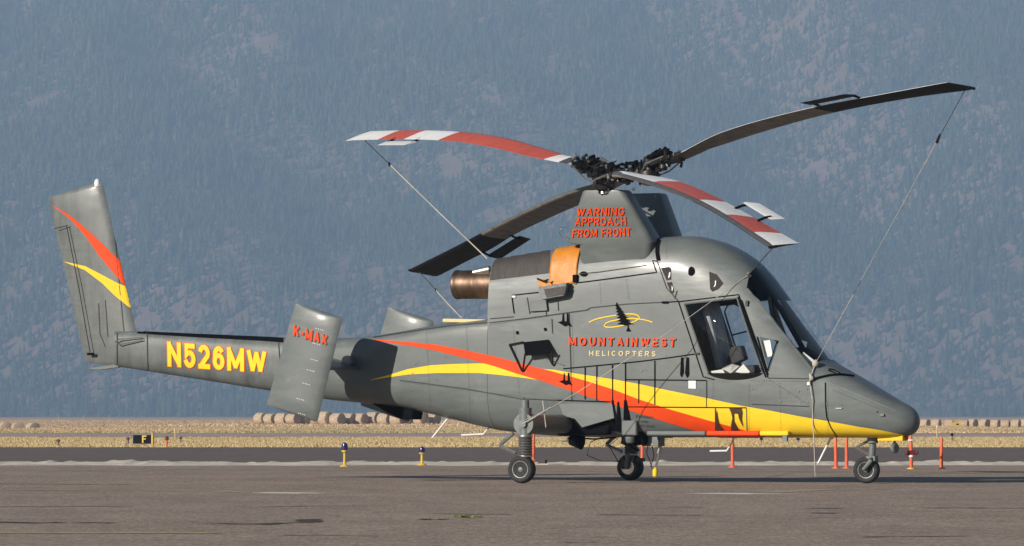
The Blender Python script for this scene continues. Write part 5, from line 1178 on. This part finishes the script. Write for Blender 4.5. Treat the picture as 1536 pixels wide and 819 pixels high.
p = place(1405.5, 657); wp = empty('white_marker_post', p); tag(wp, 'thin pale marker post at the right grass edge', 'marker post')
b = MB(); b.cyl((0, 0, 0), (0, 0, .42), .02); b.build('lower_post', M_CREAM, wp); b = MB(); b.cyl((0, 0, .42), (0, 0, .5), .03, .02); b.build('upper_post', M_WHITE, wp)

# ------------------------------------------------------------------ hay bales
M_HAY = mat('hay', (0.50, 0.38, 0.26), 0.95, noise=0.35, scale=5, bump=0.8, bscale=9)
M_HAYF = mat('hay_end', (0.42, 0.32, 0.22), 0.95, noise=0.4, scale=6, bump=0.9, bscale=8)
def bale_mesh(seed):
    rn = random.Random(seed); rings = []; n = 22
    ph = [rn.uniform(0, 6.28) for _ in range(4)]
    for y, k in ((-.62, .86), (-.6, .955), (-.5, 1), (-.2, 1.01), (.2, 1.0), (.5, 1), (.6, .955), (.62, .86)):
        rg = []
        for q in range(n):
            a = 2 * math.pi * q / n; r = .70 * k * (1 + .05 * math.sin(2 * a + ph[0]) + .03 * math.sin(5 * a + ph[1] + y * 2) + rn.uniform(-.025, .025))
            z = r * math.sin(a); z = max(z, -.64); rg.append(Vector((r * math.cos(a), y, z + .64)))
        rings.append(rg)
    b = MB(); b.loft(rings)
    b.mi = [1 if len(f) > 4 else 0 for f in b.f]; return b
BM = [bale_mesh(i) for i in range(4)]
proto = []
for i in range(4):
    o = BM[i].build('hay_bale', [M_HAY, M_HAYF], None, 50); proto.append(o.data); bpy.data.objects.remove(o)
def bale(u, D, size, label, grp, rz, vb=None):
    x = (u - CU) / FPX * D; o = bpy.data.objects.new('hay_bale', random.choice(proto)); COL.objects.link(o)
    z = float(gz(x, D)); o.location = (x, D, z - .02); o.rotation_euler = (0, random.uniform(-.12, .12), rz); o.scale = (size * random.uniform(.9, 1.08), size, size * random.uniform(.88, 1.04)); tag(o, label, 'hay bale', grp)
ORD = ['first', 'second', 'third', 'fourth', 'fifth', 'sixth', 'seventh', 'eighth', 'ninth', 'tenth', 'eleventh', 'twelfth', 'thirteenth', 'fourteenth', 'fifteenth', 'sixteenth', 'seventeenth']
us = [392, 407, 423, 439, 455, 471, 488, 506, 523, 541, 559, 577, 595, 613, 631, 650]
for i, u in enumerate(us):
    bale(u, 636 + random.uniform(-2, 2) + (0 if i % 5 else 3), 1.03, f'{ORD[i]} round hay bale from the left in the long row behind the tail boom', 'long row of hay bales', R(55) + random.uniform(-.3, .3))
for i, u in enumerate((6, 27, 49)):
    bale(u, 655 + 3 * i, 1.05 - .05 * i, ['leftmost', 'middle', 'rightmost'][i] + ' round hay bale of the three at the left picture edge', 'three bales at the left edge', R(28) + random.uniform(-.2, .2))
for i, u in enumerate((1388, 1404, 1424, 1446, 1459, 1477, 1493, 1508, 1524, 1540)):
    bale(u, 720 + random.uniform(-12, 12), random.uniform(.8, 1.0), f'{ORD[i]} hay bale right of the helicopter nose, half sunk in meadow grass', 'far row of bales right of the nose', R(62) + random.uniform(-.3, .3))
# far fence posts at the meadow's end
for i, u in enumerate((88, 125, 164)):
    D = 1250; x = (u - CU) / FPX * D; b = MB(); b.cyl((x, D, float(gz(x, D)) - .1), (x, D, 1.15), .05, .04, 8); b.cyl((x - .2, D, 1.0), (x + .2, D, 1.0), .03, .03, 6)
    tag(b.build('far_post', M_CREAM), ['left', 'middle', 'right'][i] + ' one of three pale posts before the forest at far left', 'post', 'pale posts at the forest foot')
